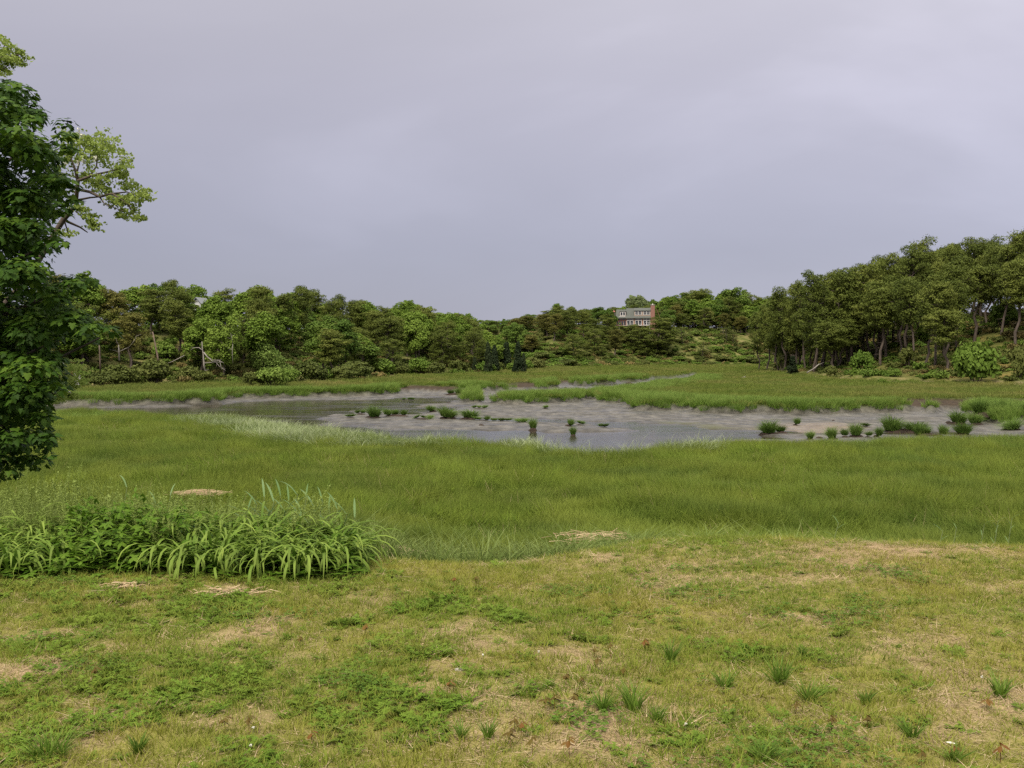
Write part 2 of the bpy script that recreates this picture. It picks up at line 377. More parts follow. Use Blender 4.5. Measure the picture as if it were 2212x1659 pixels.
straw, weed, yellow = lawn_fields(Xf, Yf)
islawn = 1 - sstep(0.2, 1.4, Yf - crest(Xf))
bs_ = np.where(Yf > 40, 0, -9.0); wet = np.zeros_like(Xf); peat = np.zeros_like(Xf); hill = np.zeros_like(Xf); sand = np.zeros_like(Xf); mud = np.zeros_like(Xf); algae = np.zeros_like(Xf)
k = (Yf > 40) & (Yf < 500) & (np.abs(Xf) < 200)
xk, yk = Xf[k], Yf[k]
mud[k] = sstep(-.5, .1, basin_sd(xk, yk)); wd_ = water_sd(xk, yk)
wet[k] = sstep(-1.4, .3, wd_); peat[k] = sstep(-.4, .3, peat_sd(xk, yk))
al = [P(x, y, -.75) for x, y in [(1440, 912), (1500, 916), (1600, 930), (1560, 934), (1480, 928), (1430, 920)]]
al2 = [P(x, y, -.75) for x, y in [(700, 866), (900, 862), (980, 862), (900, 874), (760, 880), (640, 872)]]
algae[k] = np.maximum(sstep(-2, 1, poly_sd(al, xk, yk)), .8 * sstep(-2, 1, poly_sd(al2, xk, yk)))
l, m_, r = hills(xk, yk)
hill[k] = sstep(-2.5, .5, np.maximum(l, np.maximum(m_, r)))
sd1 = [P(x, y, -.7) for x, y in [(1640, 925), (1690, 915), (1800, 913), (1860, 922), (1800, 934), (1680, 934)]]
sand[k] = np.maximum(sstep(-1.5, 1.0, poly_sd(sd1, xk, yk)) * .45, sstep(-3.2, -1.6, r) * (1 - sstep(-.2, .6, r)) * (xk > 45) * (yk < 175) * sstep(.35, .5, fbm(xk, yk, 9, 2, 44)))
sand[k] = np.maximum(sand[k], sstep(-4.0, -1.5, m_) * (1 - sstep(0, 1.5, m_)) * .45)
sand[k] = np.maximum(sand[k], sstep(-3, -.8, l) * (1 - sstep(0.5, 3, l)) * .5 * sstep(.45, .6, fbm(xk, yk, 7, 2, 46)))
rhill = np.zeros_like(Xf); rhill[k] = sstep(0, 3, r)
me = mesh_np('ground', np.stack([Xf, Yf, Z], -1), faces, [], {
    'lawn': islawn, 'straw': straw, 'weed': weed, 'yellow': yellow, 'mud': mud, 'wet': wet, 'peat': peat, 'hill': hill, 'sand': sand, 'algae': algae, 'rhill': rhill}, smooth=True)
gm, nt = new_mat('ground_cover'); L = nt.links.new
out = N(nt, 'ShaderNodeOutputMaterial'); bs = N(nt, 'ShaderNodeBsdfPrincipled'); L(bs.outputs[0], out.inputs[0])
ge = N(nt, 'ShaderNodeNewGeometry')
def noise(scale, det=5, rough=.55, src=None, stretch=None):
    n = N(nt, 'ShaderNodeTexNoise'); n.inputs['Scale'].default_value = scale; n.inputs['Detail'].default_value = det; n.inputs['Roughness'].default_value = rough
    s = ge.outputs['Position']
    if stretch:
        mp = N(nt, 'ShaderNodeMapping'); mp.inputs['Scale'].default_value = stretch; L(s, mp.inputs[0]); s = mp.outputs[0]
    L(s, n.inputs[0]); return n.outputs[0]
def attr(n): return N(nt, 'ShaderNodeAttribute', attribute_name=n).outputs['Fac']
def mixc(f, a, b):
    m = N(nt, 'ShaderNodeMix', data_type='RGBA')
    if hasattr(f, 'default_value') or hasattr(f, 'links'): L(f, m.inputs[0])
    else: m.inputs[0].default_value = f
    for i, c in ((6, a), (7, b)):
        if isinstance(c, tuple): m.inputs[i].default_value = (*c, 1)
        else: L(c, m.inputs[i])
    return m.outputs[2]
def mth(op, a, b=None):
    m = N(nt, 'ShaderNodeMath', operation=op)
    for i, c in ((0, a), (1, b)):
        if c is None: continue
        if isinstance(c, (int, float)): m.inputs[i].default_value = c
        else: L(c, m.inputs[i])
    return m.outputs[0]
def rampc(f, stops):
    r = ramp(nt, stops); L(f, r.inputs[0]); return r.outputs[0]
fine = noise(90, 4, .7); midn = noise(7, 5); broad = noise(.6, 4)
soil = rampc(fine, [(.3, (.075, .055, .034)), (.5, (.15, .115, .062)), (.72, (.30, .23, .13))])
lawnc = rampc(fine, [(.3, (.115, .12, .022)), (.55, (.21, .205, .045)), (.75, (.33, .29, .09))])
strawc = rampc(fine, [(.28, (.16, .10, .06)), (.5, (.36, .25, .145)), (.72, (.56, .42, .26))])
yellowc = rampc(fine, [(.3, (.17, .15, .034)), (.6, (.31, .255, .062)), (.75, (.42, .33, .11))])
c = mixc(mth('MULTIPLY', attr('yellow'), .75), lawnc, yellowc)
c = mixc(mth('MULTIPLY', rampc(midn, [(.40, 0.), (.62, 1.)]), .35), c, soil)
c = mixc(attr('straw'), c, strawc)
marsh = rampc(noise(3, 5), [(.35, (.03, .045, .010)), (.65, (.08, .10, .02))])
hillc = rampc(noise(.25, 6, .7), [(.35, (.055, .070, .016)), (.5, (.105, .115, .030)), (.66, (.20, .165, .07))])
rhillc = rampc(noise(.3, 6, .7), [(.35, (.055, .068, .016)), (.5, (.105, .105, .028)), (.68, (.20, .145, .045))])
hc = mixc(attr('rhill'), hillc, rhillc)
mudc = rampc(noise(1.1, 7, .68, stretch=(1, .45, 1)), [(.34, (.034, .031, .024)), (.50, (.080, .073, .058)), (.68, (.145, .132, .106))])
mudc = mixc(mth('MULTIPLY', attr('algae'), rampc(noise(.9, 5), [(.35, .2), (.55, .9)])), mudc, (.085, .088, .03))
mudc = mixc(mth('MULTIPLY', attr('wet'), .75), mudc, (.034, .029, .022))
base = mixc(attr('lawn'), marsh, c)
base = mixc(attr('hill'), base, hc)
base = mixc(attr('peat'), base, rampc(noise(2.5, 5), [(.35, (.030, .022, .014)), (.65, (.070, .050, .032))]))
base = mixc(attr('mud'), base, mudc)
base = mixc(attr('sand'), base, rampc(noise(2.0, 5), [(.3, (.15, .11, .07)), (.7, (.30, .22, .14))]))
L(base, bs.inputs['Base Color'])
wetrough = mth('SUBTRACT', rampc(noise(.8, 6, .65, stretch=(.35, 1.3, 1)), [(.42, .36), (.58, .75)]), mth('MULTIPLY', mth('MULTIPLY', attr('wet'), .6), rampc(noise(1.8, 6, .6, stretch=(1, .5, 1)), [(.40, .18), (.56, .50)])))
rgh = N(nt, 'ShaderNodeMix', data_type='FLOAT'); L(attr('mud'), rgh.inputs[0]); rgh.inputs[2].default_value = .95; L(wetrough, rgh.inputs[3]); L(rgh.outputs[0], bs.inputs['Roughness'])
spc = N(nt, 'ShaderNodeMix', data_type='FLOAT'); L(attr('mud'), spc.inputs[0]); spc.inputs[2].default_value = .1; spc.inputs[3].default_value = .38; L(spc.outputs[0], bs.inputs['Specular IOR Level'])
b1 = N(nt, 'ShaderNodeBump'); b1.inputs['Strength'].default_value = .5; b1.inputs['Distance'].default_value = .03; L(fine, b1.inputs['Height'])
b2 = N(nt, 'ShaderNodeBump'); b2.inputs['Strength'].default_value = .35; b2.inputs['Distance'].default_value = .12; L(noise(2.6, 6, .65), b2.inputs['Height']); L(b1.outputs[0], b2.inputs['Normal'])
L(b2.outputs[0], bs.inputs['Normal'])
me.materials.append(gm)
tag(obj('ground', me), kind='structure')

# ------------------------------------------------------------------ water in the tidal channel
wm, nt = new_mat('tidal_water'); L = nt.links.new
out = N(nt, 'ShaderNodeOutputMaterial'); bs = N(nt, 'ShaderNodeBsdfPrincipled'); L(bs.outputs[0], out.inputs[0])
ge = N(nt, 'ShaderNodeNewGeometry')
bs.inputs['IOR'].default_value = 1.33; bs.inputs['Specular IOR Level'].default_value = .55
L(rampc(noise(.35, 4), [(.35, (.030, .025, .016)), (.65, (.050, .042, .027))]), bs.inputs['Base Color'])
L(rampc(noise(.28, 3, .5, stretch=(.6, 1.6, 1)), [(.4, .05), (.62, .20)]), bs.inputs['Roughness'])
b1 = N(nt, 'ShaderNodeBump'); b1.inputs['Strength'].default_value = .22; b1.inputs['Distance'].default_value = .04
L(noise(2.2, 4, .6, stretch=(1, 1.8, 1)), b1.inputs['Height']); L(b1.outputs[0], bs.inputs['Normal'])
gx = np.linspace(-75, 75, 40); gy = np.linspace(44, 230, 60)
X2, Y2 = np.meshgrid(gx, gy); ii = np.arange(40 * 60).reshape(60, 40)
me = mesh_np('water', np.stack([X2.ravel(), Y2.ravel(), np.full(X2.size, -.80)], -1), np.stack([ii[:-1, :-1], ii[:-1, 1:], ii[1:, 1:], ii[1:, :-1]], -1).reshape(-1, 4), wm)
tag(obj('water', me), kind='structure')

# ================================================================== grass and scatter
def blades(n, rad, hmin, hmax, wid, bend=.35, segs=3, seed=0, spread=.25, taper=1.0, droop=0.0, flat=0.0, dome=0.0):
    """n grass blades round the origin: (verts, [faces], rnd, tt)"""
    r = np.random.RandomState(seed)
    a = r.rand(n) * 2 * np.pi; d = rad * np.sqrt(r.rand(n))
    bx, by = np.cos(a) * d, np.sin(a) * d
    h = (hmin + (hmax - hmin) * r.rand(n)) * (1 - dome * (d / rad) ** 2); az_ = a + r.randn(n) * 1.2
    lean = spread * (r.rand(n)) + flat; bd = bend * (0.3 + r.rand(n)) * h
    fa = r.rand(n) * np.pi
    ws = wid * (.6 + .8 * r.rand(n))
    V = []; T = []
    for k in range(segs + 1):
        t = k / segs
        hz_ = h * t * (1 - flat * .8); out_ = lean * h * t + bd * t * t
        zz = hz_ * np.cos(lean) - droop * h * t ** 3
        wx = ws * .5 * (1 - t ** 1.5 * taper) * (1.0 if k < segs else 0.15)
        cx, cy = bx + np.cos(az_) * out_, by + np.sin(az_) * out_
        V.append(np.stack([cx - np.cos(fa) * wx, cy - np.sin(fa) * wx, zz], -1)); V.append(np.stack([cx + np.cos(fa) * wx, cy + np.sin(fa) * wx, zz], -1))
        T += [np.full(n, t)] * 2
    V = np.stack(V, 1); m = 2 * (segs + 1)
    base = np.arange(n)[:, None] * m
    fs = np.concatenate([base + np.array([2 * k, 2 * k + 1, 2 * k + 3, 2 * k + 2]) for k in range(segs)])
    return V.reshape(-1, 3), fs, np.repeat(r.rand(n), m), np.stack(T, 1).ravel()
def blade_mesh(name, mat, *a, **k):
    v, f, rn, tt = blades(*a, **k)
    return mesh_np(name, v, f, mat, {'rnd': rn, 'tt': tt})

def scatter(name, meshes, pts, rot, scl, kind='stuff'):
    """one object whose points carry copies of a few small meshes"""
    n = len(pts)
    me = bpy.data.meshes.new(name); me.vertices.add(n); me.vertices.foreach_set('co', np.asarray(pts, np.float32).ravel())
    for k, v in (('rot', rot), ('scl', scl)):
        a = me.attributes.new(k, 'FLOAT_VECTOR', 'POINT'); a.data.foreach_set('vector', np.asarray(v, np.float32).ravel())
    a = me.attributes.new('pick', 'INT', 'POINT'); a.data.foreach_set('value', np.random.RandomState(n).randint(0, len(meshes), n).astype(np.int32))
    for m in meshes:
        for mt in m.materials:
            if mt.name not in me.materials: me.materials.append(mt)
    o = obj(name, me)
    g = bpy.data.node_groups.new(name + '_nodes', 'GeometryNodeTree')
    g.interface.new_socket('Geometry', in_out='INPUT', socket_type='NodeSocketGeometry'); g.interface.new_socket('Geometry', in_out='OUTPUT', socket_type='NodeSocketGeometry')
    gi = g.nodes.new('NodeGroupInput'); go = g.nodes.new('NodeGroupOutput'); iop = g.nodes.new('GeometryNodeInstanceOnPoints'); join = g.nodes.new('GeometryNodeJoinGeometry')
    for m in meshes:
        src = bpy.data.objects.new(name + '_source', m)
        oi = g.nodes.new('GeometryNodeObjectInfo'); oi.inputs['Object'].default_value = src; oi.inputs['As Instance'].default_value = False
        gti = g.nodes.new('GeometryNodeGeometryToInstance'); g.links.new(oi.outputs['Geometry'], gti.inputs[0]); g.links.new(gti.outputs[0], join.inputs[0])
    g.links.new(gi.outputs[0], iop.inputs['Points']); g.links.new(join.outputs[0], iop.inputs['Instance']); iop.inputs['Pick Instance'].default_value = True
    def na(nm, t):
        x = g.nodes.new('GeometryNodeInputNamedAttribute'); x.data_type = t; x.inputs['Name'].default_value = nm; return x.outputs['Attribute']
    g.links.new(na('pick', 'INT'), iop.inputs['Instance Index'])
    e2r = g.nodes.new('FunctionNodeEulerToRotation'); g.links.new(na('rot', 'FLOAT_VECTOR'), e2r.inputs[0]); g.links.new(e2r.outputs[0], iop.inputs['Rotation'])
    g.links.new(na('scl', 'FLOAT_VECTOR'), iop.inputs['Scale']); g.links.new(iop.outputs[0], go.inputs[0])
    md = o.modifiers.new('scatter', 'NODES'); md.node_group = g
    if kind: o['kind'] = kind
    return o
def jitter_grid(x0, x1, y0, y1, step, seed=0):
    r = np.random.RandomState(seed)
    a, b = np.meshgrid(np.arange(x0, x1, step), np.arange(y0, y1, step))
    a = a.ravel() + (r.rand(a.size) - .5) * step * 1.3; b = b.ravel() + (r.rand(b.size) - .5) * step * 1.3
    return a, b, r
def in_view(x, y, margin=1.35, extra=2.0):
    return (np.abs(x) < y * .5 * margin + extra)

M = {}
M['marsh'] = leaf_mat('marsh_grass', (.070, .116, .013), (.145, .215, .023), (.225, .295, .040), tip=(.20, .22, .055), tipfac=.40, trans=.3, objvar=.25, patch=(.064, .116, .020), patch_scale=.16, patch_fac=.8, patch2=(.19, .235, .032))
M['marsh_far'] = leaf_mat('high_marsh_grass', (.080, .115, .014), (.14, .185, .026), (.20, .24, .045), tip=(.20, .20, .07), tipfac=.35, trans=.3, objvar=.25, patch=(.26, .225, .075), patch_scale=.06, patch_fac=.7, patch2=(.085, .15, .018))
M['cord'] = leaf_mat('cordgrass', (.050, .105, .012), (.12, .205, .026), (.20, .285, .055), tip=(.28, .35, .10), tipfac=.4, trans=.3, objvar=.3)
M['pale'] = leaf_mat('pale_cordgrass', (.10, .15, .03), (.22, .28, .10), (.46, .50, .30), tip=(.50, .53, .36), tipfac=.5, trans=.3, objvar=.5)
M['lawn'] = leaf_mat('lawn_grass', (.080, .128, .011), (.160, .222, .022), (.25, .305, .045), tip=(.28, .27, .09), tipfac=.35, trans=.3, objvar=.4, patch=(.34, .28, .06), patch_scale=.9, patch_fac=.5)
M['dry'] = leaf_mat('dry_grass', (.18, .12, .065), (.36, .265, .15), (.55, .43, .27), trans=.15, objvar=.25)
M['weed'] = leaf_mat('yarrow_leaves', (.060, .118, .010), (.115, .195, .020), (.18, .265, .036), trans=.25, objvar=.4, patch=(.17, .215, .030), patch_scale=1.2, patch_fac=.6)
M['clover'] = leaf_mat('clover_leaves', (.055, .110, .012), (.095, .165, .020), (.145, .215, .035), trans=.25, objvar=.4)
M['bankgrass'] = leaf_mat('bank_grass', (.075, .125, .022), (.14, .20, .045), (.23, .28, .09), tip=(.32, .36, .14), tipfac=.4, trans=.3, objvar=.3)

# --- near marsh grass (bank foot to the channel)
near_m = [blade_mesh('marsh_tuft', M['marsh'], 190, .50, .28, .52, .013, bend=.55, segs=3, seed=50 + i, spread=.35) for i in range(4)]
x, y, r = jitter_grid(-44, 44, 10.5, 82, .40, 1)
s = y - crest(x)
b = np.full(x.shape, -9.); kk = y > 40; b[kk] = basin_sd(x[kk], y[kk])
pudl = [P(905, 1112, 0), P(932, 1110, 0), P(934, 1118, 0), P(908, 1120, 0)]
keep = (s > 2.4) & (b < .1) & in_view(x, y) & (np.hypot((x - pudl[0][0] - .15) / .38, (y - pudl[0][1] + .4) / .8) > 1)
# only the side of the channel nearer to the lawn
nearline = np.interp(x, *np.array(sorted([P(px, py, .2) for px, py in basin_near])).T)
keep &= y < nearline + 2.5
x, y, b = x[keep], y[keep], b[keep]
hgt = .60 + .90 * fbm(x, y, 2.6, 3, 51) + .25 * sstep(-3, 0, b) + (fbm(x, y, .9, 2, 52) - .5) * .35
hgt *= 1 - .35 * sstep(.56, .66, fbm(x, y, 2.1, 3, 57))
hgt *= np.where(x > -1.6, .4 + .6 * sstep(2.2, 6.5, s[keep]), 1)
ld = fbm(x, y, 5, 2, 53) * 9; lm = .06 + .85 * sstep(.42, .70, fbm(x, y, 2.0, 3, 54))
nn = len(x)
scatter('marsh_grass', near_m, np.stack([x, y, height(x, y) - .02], -1), np.stack([lm, r.randn(nn) * .06, ld + r.randn(nn) * .35], -1), np.stack([np.full(nn, 1.), np.full(nn, 1.), hgt], -1))
# last year's dead stems standing in the marsh
dm_ = [blade_mesh('dead_stems', M['dry'], 9, .25, .30, .62, .008, bend=.7, segs=3, seed=56 + i, spread=.8) for i in range(3)]
x, y, r = jitter_grid(-40, 40, 13, 75, .75, 58); b = np.full(x.shape, -9.); kk = y > 40; b[kk] = basin_sd(x[kk], y[kk])
keep = (y - crest(x) > 3.5) & (b < -.3) & in_view(x, y) & (r.rand(len(x)) < .10 + .7 * sstep(.50, .66, fbm(x, y, 3.0, 3, 59))) & (y < 75)
x, y = x[keep], y[keep]; nn = len(x)
scatter('dead_marsh_stems', dm_, np.stack([x, y, height(x, y)], -1), np.stack([r.rand(nn) * .5, r.randn(nn) * .1, r.rand(nn) * 6.3], -1), np.stack([np.ones(nn), np.ones(nn), .8 + .4 * r.rand(nn)], -1))
# --- pale wind-laid grass near the channel
pm = [blade_mesh('pale_tuft', M['pale'], 42, .35, .50, .90, .024, bend=.8, segs=4, seed=60 + i, spread=.5, droop=.25) for i in range(3)]
pl1 = [P(a, b_, .4) for a, b_ in [(380, 903), (500, 897), (600, 904), (740, 925), (900, 942), (1000, 948), (960, 957), (760, 960), (640, 952), (540, 930), (440, 915)]]
pl2 = [P(a, b_, .4) for a, b_ in [(1060, 952), (1180, 954), (1270, 968), (1400, 968), (1560, 952), (1560, 958), (1400, 976), (1260, 978), (1100, 966)]]
x, y, r = jitter_grid(-40, 30, 38, 85, .42, 2)
d = np.maximum(poly_sd(pl1, x, y), poly_sd(pl2, x, y) - .2) + (fbm(x, y, 2, 3, 61) - .5) * 2.0
keep = (r.rand(len(x)) < sstep(-1.2, 1.2, d) * .75) & (basin_sd(x, y) < 0)
x, y = x[keep], y[keep]; nn = len(x)
scatter('pale_marsh_grass', pm, np.stack([x, y, height(x, y)], -1), np.stack([r.rand(nn) * .5 + .1, r.randn(nn) * .1, fbm(x, y, 4, 2, 63) * 8 + r.randn(nn) * .4], -1), np.stack([np.ones(nn), np.ones(nn), .85 + .5 * r.rand(nn)], -1))
# --- far marsh
far_m = [blade_mesh('high_marsh_tuft', M['marsh_far'], 170, .95, .18, .36, .035, bend=.5, segs=2, seed=70 + i, spread=.3) for i in range(4)]
X0, Y0 = [], []
for (a0, a1, b0, b1, st) in ((-62, 62, 60, 125, .85), (-75, 75, 125, 190, 1.15), (-45, 90, 190, 345, 1.6)):
    x, y, r = jitter_grid(a0, a1, b0, b1, st, int(st * 100)); X0.append(x); Y0.append(y)
x, y = np.concatenate(X0), np.concatenate(Y0)
b = basin_sd(x, y); pe = peat_sd(x, y); l, m_, r_ = hills(x, y); hh = np.maximum(l, np.maximum(m_, r_))
nearline = np.interp(x, *np.array(sorted([P(px, py, .2) for px, py in basin_near])).T)
keep = (b < -.5) & (pe < -.1) & (hh < .5) & in_view(x, y) & (y > nearline + 2)
keep &= ~((hh > -3.5) & (rs.rand(len(x)) < .55))
x, y, b, hh = x[keep], y[keep], b[keep], hh[keep]; nn = len(x)
far_s = np.where(y > 190, 1.5, np.where(y > 125, 1.15, 1.0))
hg = (.7 + .6 * fbm(x, y, 4, 3, 71)) * (1 - .3 * sstep(-8, -1, hh))
scatter('high_marsh_grass', far_m, np.stack([x, y, height(x, y) - .02], -1), np.stack([.05 + .3 * rs.rand(nn), rs.randn(nn) * .05, rs.rand(nn) * 6.3], -1), np.stack([far_s, far_s, hg * (.7 + .3 * far_s)], -1))
# --- tall cordgrass on the channel banks
cm = [blade_mesh('cordgrass_tuft', M['cord'], 120, .45, .45, .85, .022, bend=.5, segs=3, seed=80 + i, spread=.45, droop=.08) for i in range(4)]
x, y, r = jitter_grid(-62, 62, 46, 190, .50, 8)
b = basin_sd(x, y)
wband = 1.6 + 5.5 * fbm(x, y, 9, 2, 81)
keep = (b < .05) & (b > -wband) & in_view(x, y) & (peat_sd(x, y) < 0)
keep &= ~((y > 125) & (r.rand(len(x)) < .45))
x, y, b = x[keep], y[keep], b[keep]; nn = len(x)
hg = (.65 + .75 * fbm(x, y, 1.6, 3, 82)) * (1 - .25 * sstep(0, 5, -b))
nearline = np.interp(x, *np.array(sorted([P(px, py, .2) for px, py in basin_near])).T)
hg = np.where(y < nearline + 2, hg * .72, hg)
zz = np.minimum(height(x, y), 0) - .05
scatter('cordgrass', cm, np.stack([x, y, zz], -1), np.stack([.05 + .3 * r.rand(nn), r.randn(nn) * .08, r.rand(nn) * 6.3], -1), np.stack([np.ones(nn), np.ones(nn), hg], -1))

# --- lawn: short grass, straw, yarrow, clover
lg = [blade_mesh('lawn_tuft', M['lawn'], 26, .055, .018, .055, .0038, bend=.7, segs=2, seed=90 + i, spread=.7) for i in range(5)]
x, y, r = jitter_grid(-10, 10, 2.9, 11.5, .062, 9)
s = y - crest(x); keep = (s < 1.6) & in_view(x, y, 1.6, 3.0); x, y, s = x[keep], y[keep], s[keep]
st, we, ye = lawn_fields(x, y)
keep = r.rand(len(x)) < np.clip(1.0 - .80 * st, .12, 1); x, y, st, s = x[keep], y[keep], st[keep], s[keep]; nn = len(x)
hs = (.55 + 1.1 * fbm(x, y, .35, 3, 91)) * (1 - .45 * st) * (1 + .9 * sstep(.2, 1.2, s))
ss = .8 + .5 * r.rand(nn)
scatter('lawn_grass', lg, np.stack([x, y, height(x, y) - .003], -1), np.stack([r.randn(nn) * .15, r.randn(nn) * .15, r.rand(nn) * 6.3], -1), np.stack([ss, ss, hs], -1))
dg = [blade_mesh('straw_tuft', M['dry'], 22, .07, .03, .075, .0034, bend=.5, segs=2, seed=100 + i, spread=.9, flat=.9) for i in range(5)]
x, y, r = jitter_grid(-10, 10, 2.9, 10.5, .070, 10)
s = y - crest(x); keep = (s < .6) & in_view(x, y, 1.6, 3.0); x, y = x[keep], y[keep]
st, we, ye = lawn_fields(x, y)
keep = r.rand(len(x)) < np.clip(.24 + .7 * st + .42 * ye, 0, 1); x, y = x[keep], y[keep]; nn = len(x)
ss = .7 + .6 * r.rand(nn)
scatter('dry_lawn_straw', dg, np.stack([x, y, height(x, y) + .002], -1), np.stack([r.randn(nn) * .1, r.randn(nn) * .1, r.rand(nn) * 6.3], -1), np.stack([ss, ss, .5 + r.rand(nn)], -1))

def feather_plant(name, mat, nl, ln, seed, up=.5, pairs=9, lw=.016):
    """a rosette of feathery leaves: each leaf a curved midrib with leaflet pairs"""
    r = np.random.RandomState(seed); V = []; Fq = []; A = []; TT = []
    for i in range(nl):
        a = r.rand() * 6.283; l_ = ln * (.6 + .6 * r.rand()); u = up * (.4 + .9 * r.rand()); rn = r.rand()
        d = np.array([math.cos(a), math.sin(a), 0]); sd_ = np.array([-d[1], d[0], 0])
        org = np.array([r.randn() * .012, r.randn() * .012, 0])
        pts = [org + d * l_ * t * (1 - .2 * t) + np.array([0, 0, l_ * (u * t * 1.5 - u * t * t * .9)]) for t in np.linspace(0, 1, pairs + 1)]
        for k in range(1, pairs + 1):
            t = k / pairs; p = pts[k]; w_ = lw * (math.sin(math.pi * min(t * .9 + .08, 1)) + .15) * (.8 + .4 * r.rand())
            for sg in (-1, 1):
                q = p + sd_ * sg * w_ + d * w_ * .6 + np.array([0, 0, r.randn() * .35 * w_])
                n0 = len(V); V += [p, p - d * .004, q, p + d * .0045 + np.array([0, 0, .001])]
                Fq.append((n0, n0 + 1, n0 + 2, n0 + 3)); A += [rn * .7 + .3 * r.rand()] * 4; TT += [t] * 4
    return mesh_np(name, np.array(V), np.array(Fq), mat, {'rnd': A, 'tt': TT})
fp = [feather_plant('yarrow_rosette', M['weed'], 13, .085, 200 + i) for i in range(5)]
x, y, r = jitter_grid(-10, 10, 2.9, 9.6, .066, 12)
s = y - crest(x); keep = (s < .3) & in_view(x, y, 1.6, 3.0); x, y = x[keep], y[keep]
st, we, ye = lawn_fields(x, y)
keep = r.rand(len(x)) < (np.clip(we * 1.15 - .12, 0, 1) * .62 + .06) * (.45 + .9 * sstep(.35, .6, fbm(x, y, .16, 2, 36))); x, y, we = x[keep], y[keep], we[keep]; nn = len(x)
ss = (.45 + .75 * r.rand(nn)) * (.65 + .45 * we)
scatter('yarrow_weeds', fp, np.stack([x, y, height(x, y) - .003], -1), np.stack([r.randn(nn) * .12, r.randn(nn) * .12, r.rand(nn) * 6.3], -1), np.stack([ss, ss, ss * (.7 + .7 * r.rand(nn))], -1))
def clover_patch(name, seed):
    r = np.random.RandomState(seed); V = []; Fq = []; A = []
    for i in range(12):
        c = np.array([r.randn() * .035, r.randn() * .035, .012 + .02 * r.rand()]); a0 = r.rand() * 6; rn = r.rand()
        for k in range(3):
            a = a0 + k * 2.094; d = np.array([math.cos(a), math.sin(a), .15 * r.randn()]); e = np.array([-math.sin(a), math.cos(a), .15 * r.randn()]); s_ = .0085
            n0 = len(V); V += [c, c + (d * .9 + e * .75) * s_, c + d * s_ * 1.7, c + (d * .9 - e * .75) * s_]; Fq.append((n0, n0 + 1, n0 + 2, n0 + 3)); A += [rn] * 4
    return mesh_np(name, np.array(V), np.array(Fq), M['clover'], {'rnd': A, 'tt': np.zeros(len(A))})
cp = [clover_patch('clover_patch', 300 + i) for i in range(3)]
x, y, r = jitter_grid(-5.5, 5.5, 2.9, 7.6, .06, 14)
keep = in_view(x, y, 1.25, .5) & (r.rand(len(x)) < .9 * (.5 * sstep(.62, .74, fbm(x, y, .5, 3, 120)))); x, y = x[keep], y[keep]; nn = len(x)
scatter('clover', cp, np.stack([x, y, height(x, y)], -1), np.stack([r.randn(nn) * .1, r.randn(nn) * .1, r.rand(nn) * 6.3], -1), np.repeat((.8 + .5 * r.rand(nn))[:, None], 3, 1))
# --- coarse grass along the top of the bank
bgm = [blade_mesh('bank_tuft', M['bankgrass'], 34, .10, .30, .60, .0105, bend=.55, segs=5, seed=130 + i, spread=.45, droop=.20) for i in range(4)]
x, y, r = jitter_grid(-9, 6, 7.8, 13, .13, 15)
s = y - crest(x)
dens = np.interp(x, [-9, -6, -1.2, -.9, 1.0, 1.5, 1.9, 6], [.5, .45, .6, .95, .95, .45, .10, .05])
keep = (s > .12) & (s < 2.6) & (r.rand(len(x)) < dens * sstep(.1, .4, s)); x, y, s = x[keep], y[keep], s[keep]; nn = len(x)
hg = (.55 + .75 * fbm(x, y, .7, 3, 131)) * np.interp(x, [-2, -.9, .6, 1.6, 3], [1.0, 1.05, .85, .45, .32])
scatter('bank_grass', bgm, np.stack([x, y, height(x, y) - .01], -1), np.stack([r.randn(nn) * .15, r.randn(nn) * .15, r.rand(nn) * 6.3], -1), np.stack([np.ones(nn) * .9, np.ones(nn) * .9, hg], -1))
# --- rough meadow grass down the slope
x, y, r = jitter_grid(-14, 14, 8.6, 16, .30, 16)
s = y - crest(x); keep = (s > .9) & (s < 5.5) & in_view(x, y, 1.4, 2); x, y, s = x[keep], y[keep], s[keep]; nn = len(x)
hg = (.55 + .5 * fbm(x, y, 1.2, 3, 133)) * np.where(x > -1.6, .25 + .75 * sstep(1.2, 4.2, s), 1)
scatter('slope_grass', near_m, np.stack([x, y, height(x, y) - .02], -1), np.stack([.1 + .3 * r.rand(nn), r.randn(nn) * .1, fbm(x, y, 3, 2, 55) * 9], -1), np.stack([np.ones(nn) * .7, np.ones(nn) * .7, hg], -1))


# ================================================================== trees
M['bark'] = plain_mat('grey_brown_bark', (.13, .10, .08), (.055, .042, .034), 6, .9, .4, stretch=(1, 1, .3))
M['dead'] = plain_mat('weathered_dead_wood', (.30, .27, .235), (.17, .15, .13), 5, .85, .3, stretch=(1, 1, .3))
M['oak'] = leaf_mat('oak_leaves', (.078, .135, .016), (.140, .210, .030), (.20, .275, .046), trans=.25, objvar=.5)
M['oak_dark'] = leaf_mat('dark_oak_leaves', (.055, .100, .015), (.095, .155, .025), (.15, .210, .038), trans=.22, objvar=.5)
M['pine'] = leaf_mat('pine_needles', (.056, .078, .014), (.108, .134, .025), (.175, .195, .040), trans=.15, objvar=.45)
M['pine_brown'] = leaf_mat('browned_pine_needles', (.060, .066, .014), (.125, .125, .028), (.20, .180, .046), trans=.15, objvar=.45)
M['cedar'] = leaf_mat('cedar_scales', (.013, .022, .010), (.026, .040, .016), (.045, .060, .024), trans=.1, objvar=.4)
M['shrub'] = leaf_mat('shrub_leaves', (.06, .110, .015), (.120, .185, .028), (.19, .26, .052), trans=.25, objvar=.5)
M['shrub_light'] = leaf_mat('light_shrub_leaves', (.09, .15, .03), (.165, .24, .05), (.25, .32, .09), trans=.3, objvar=.1)
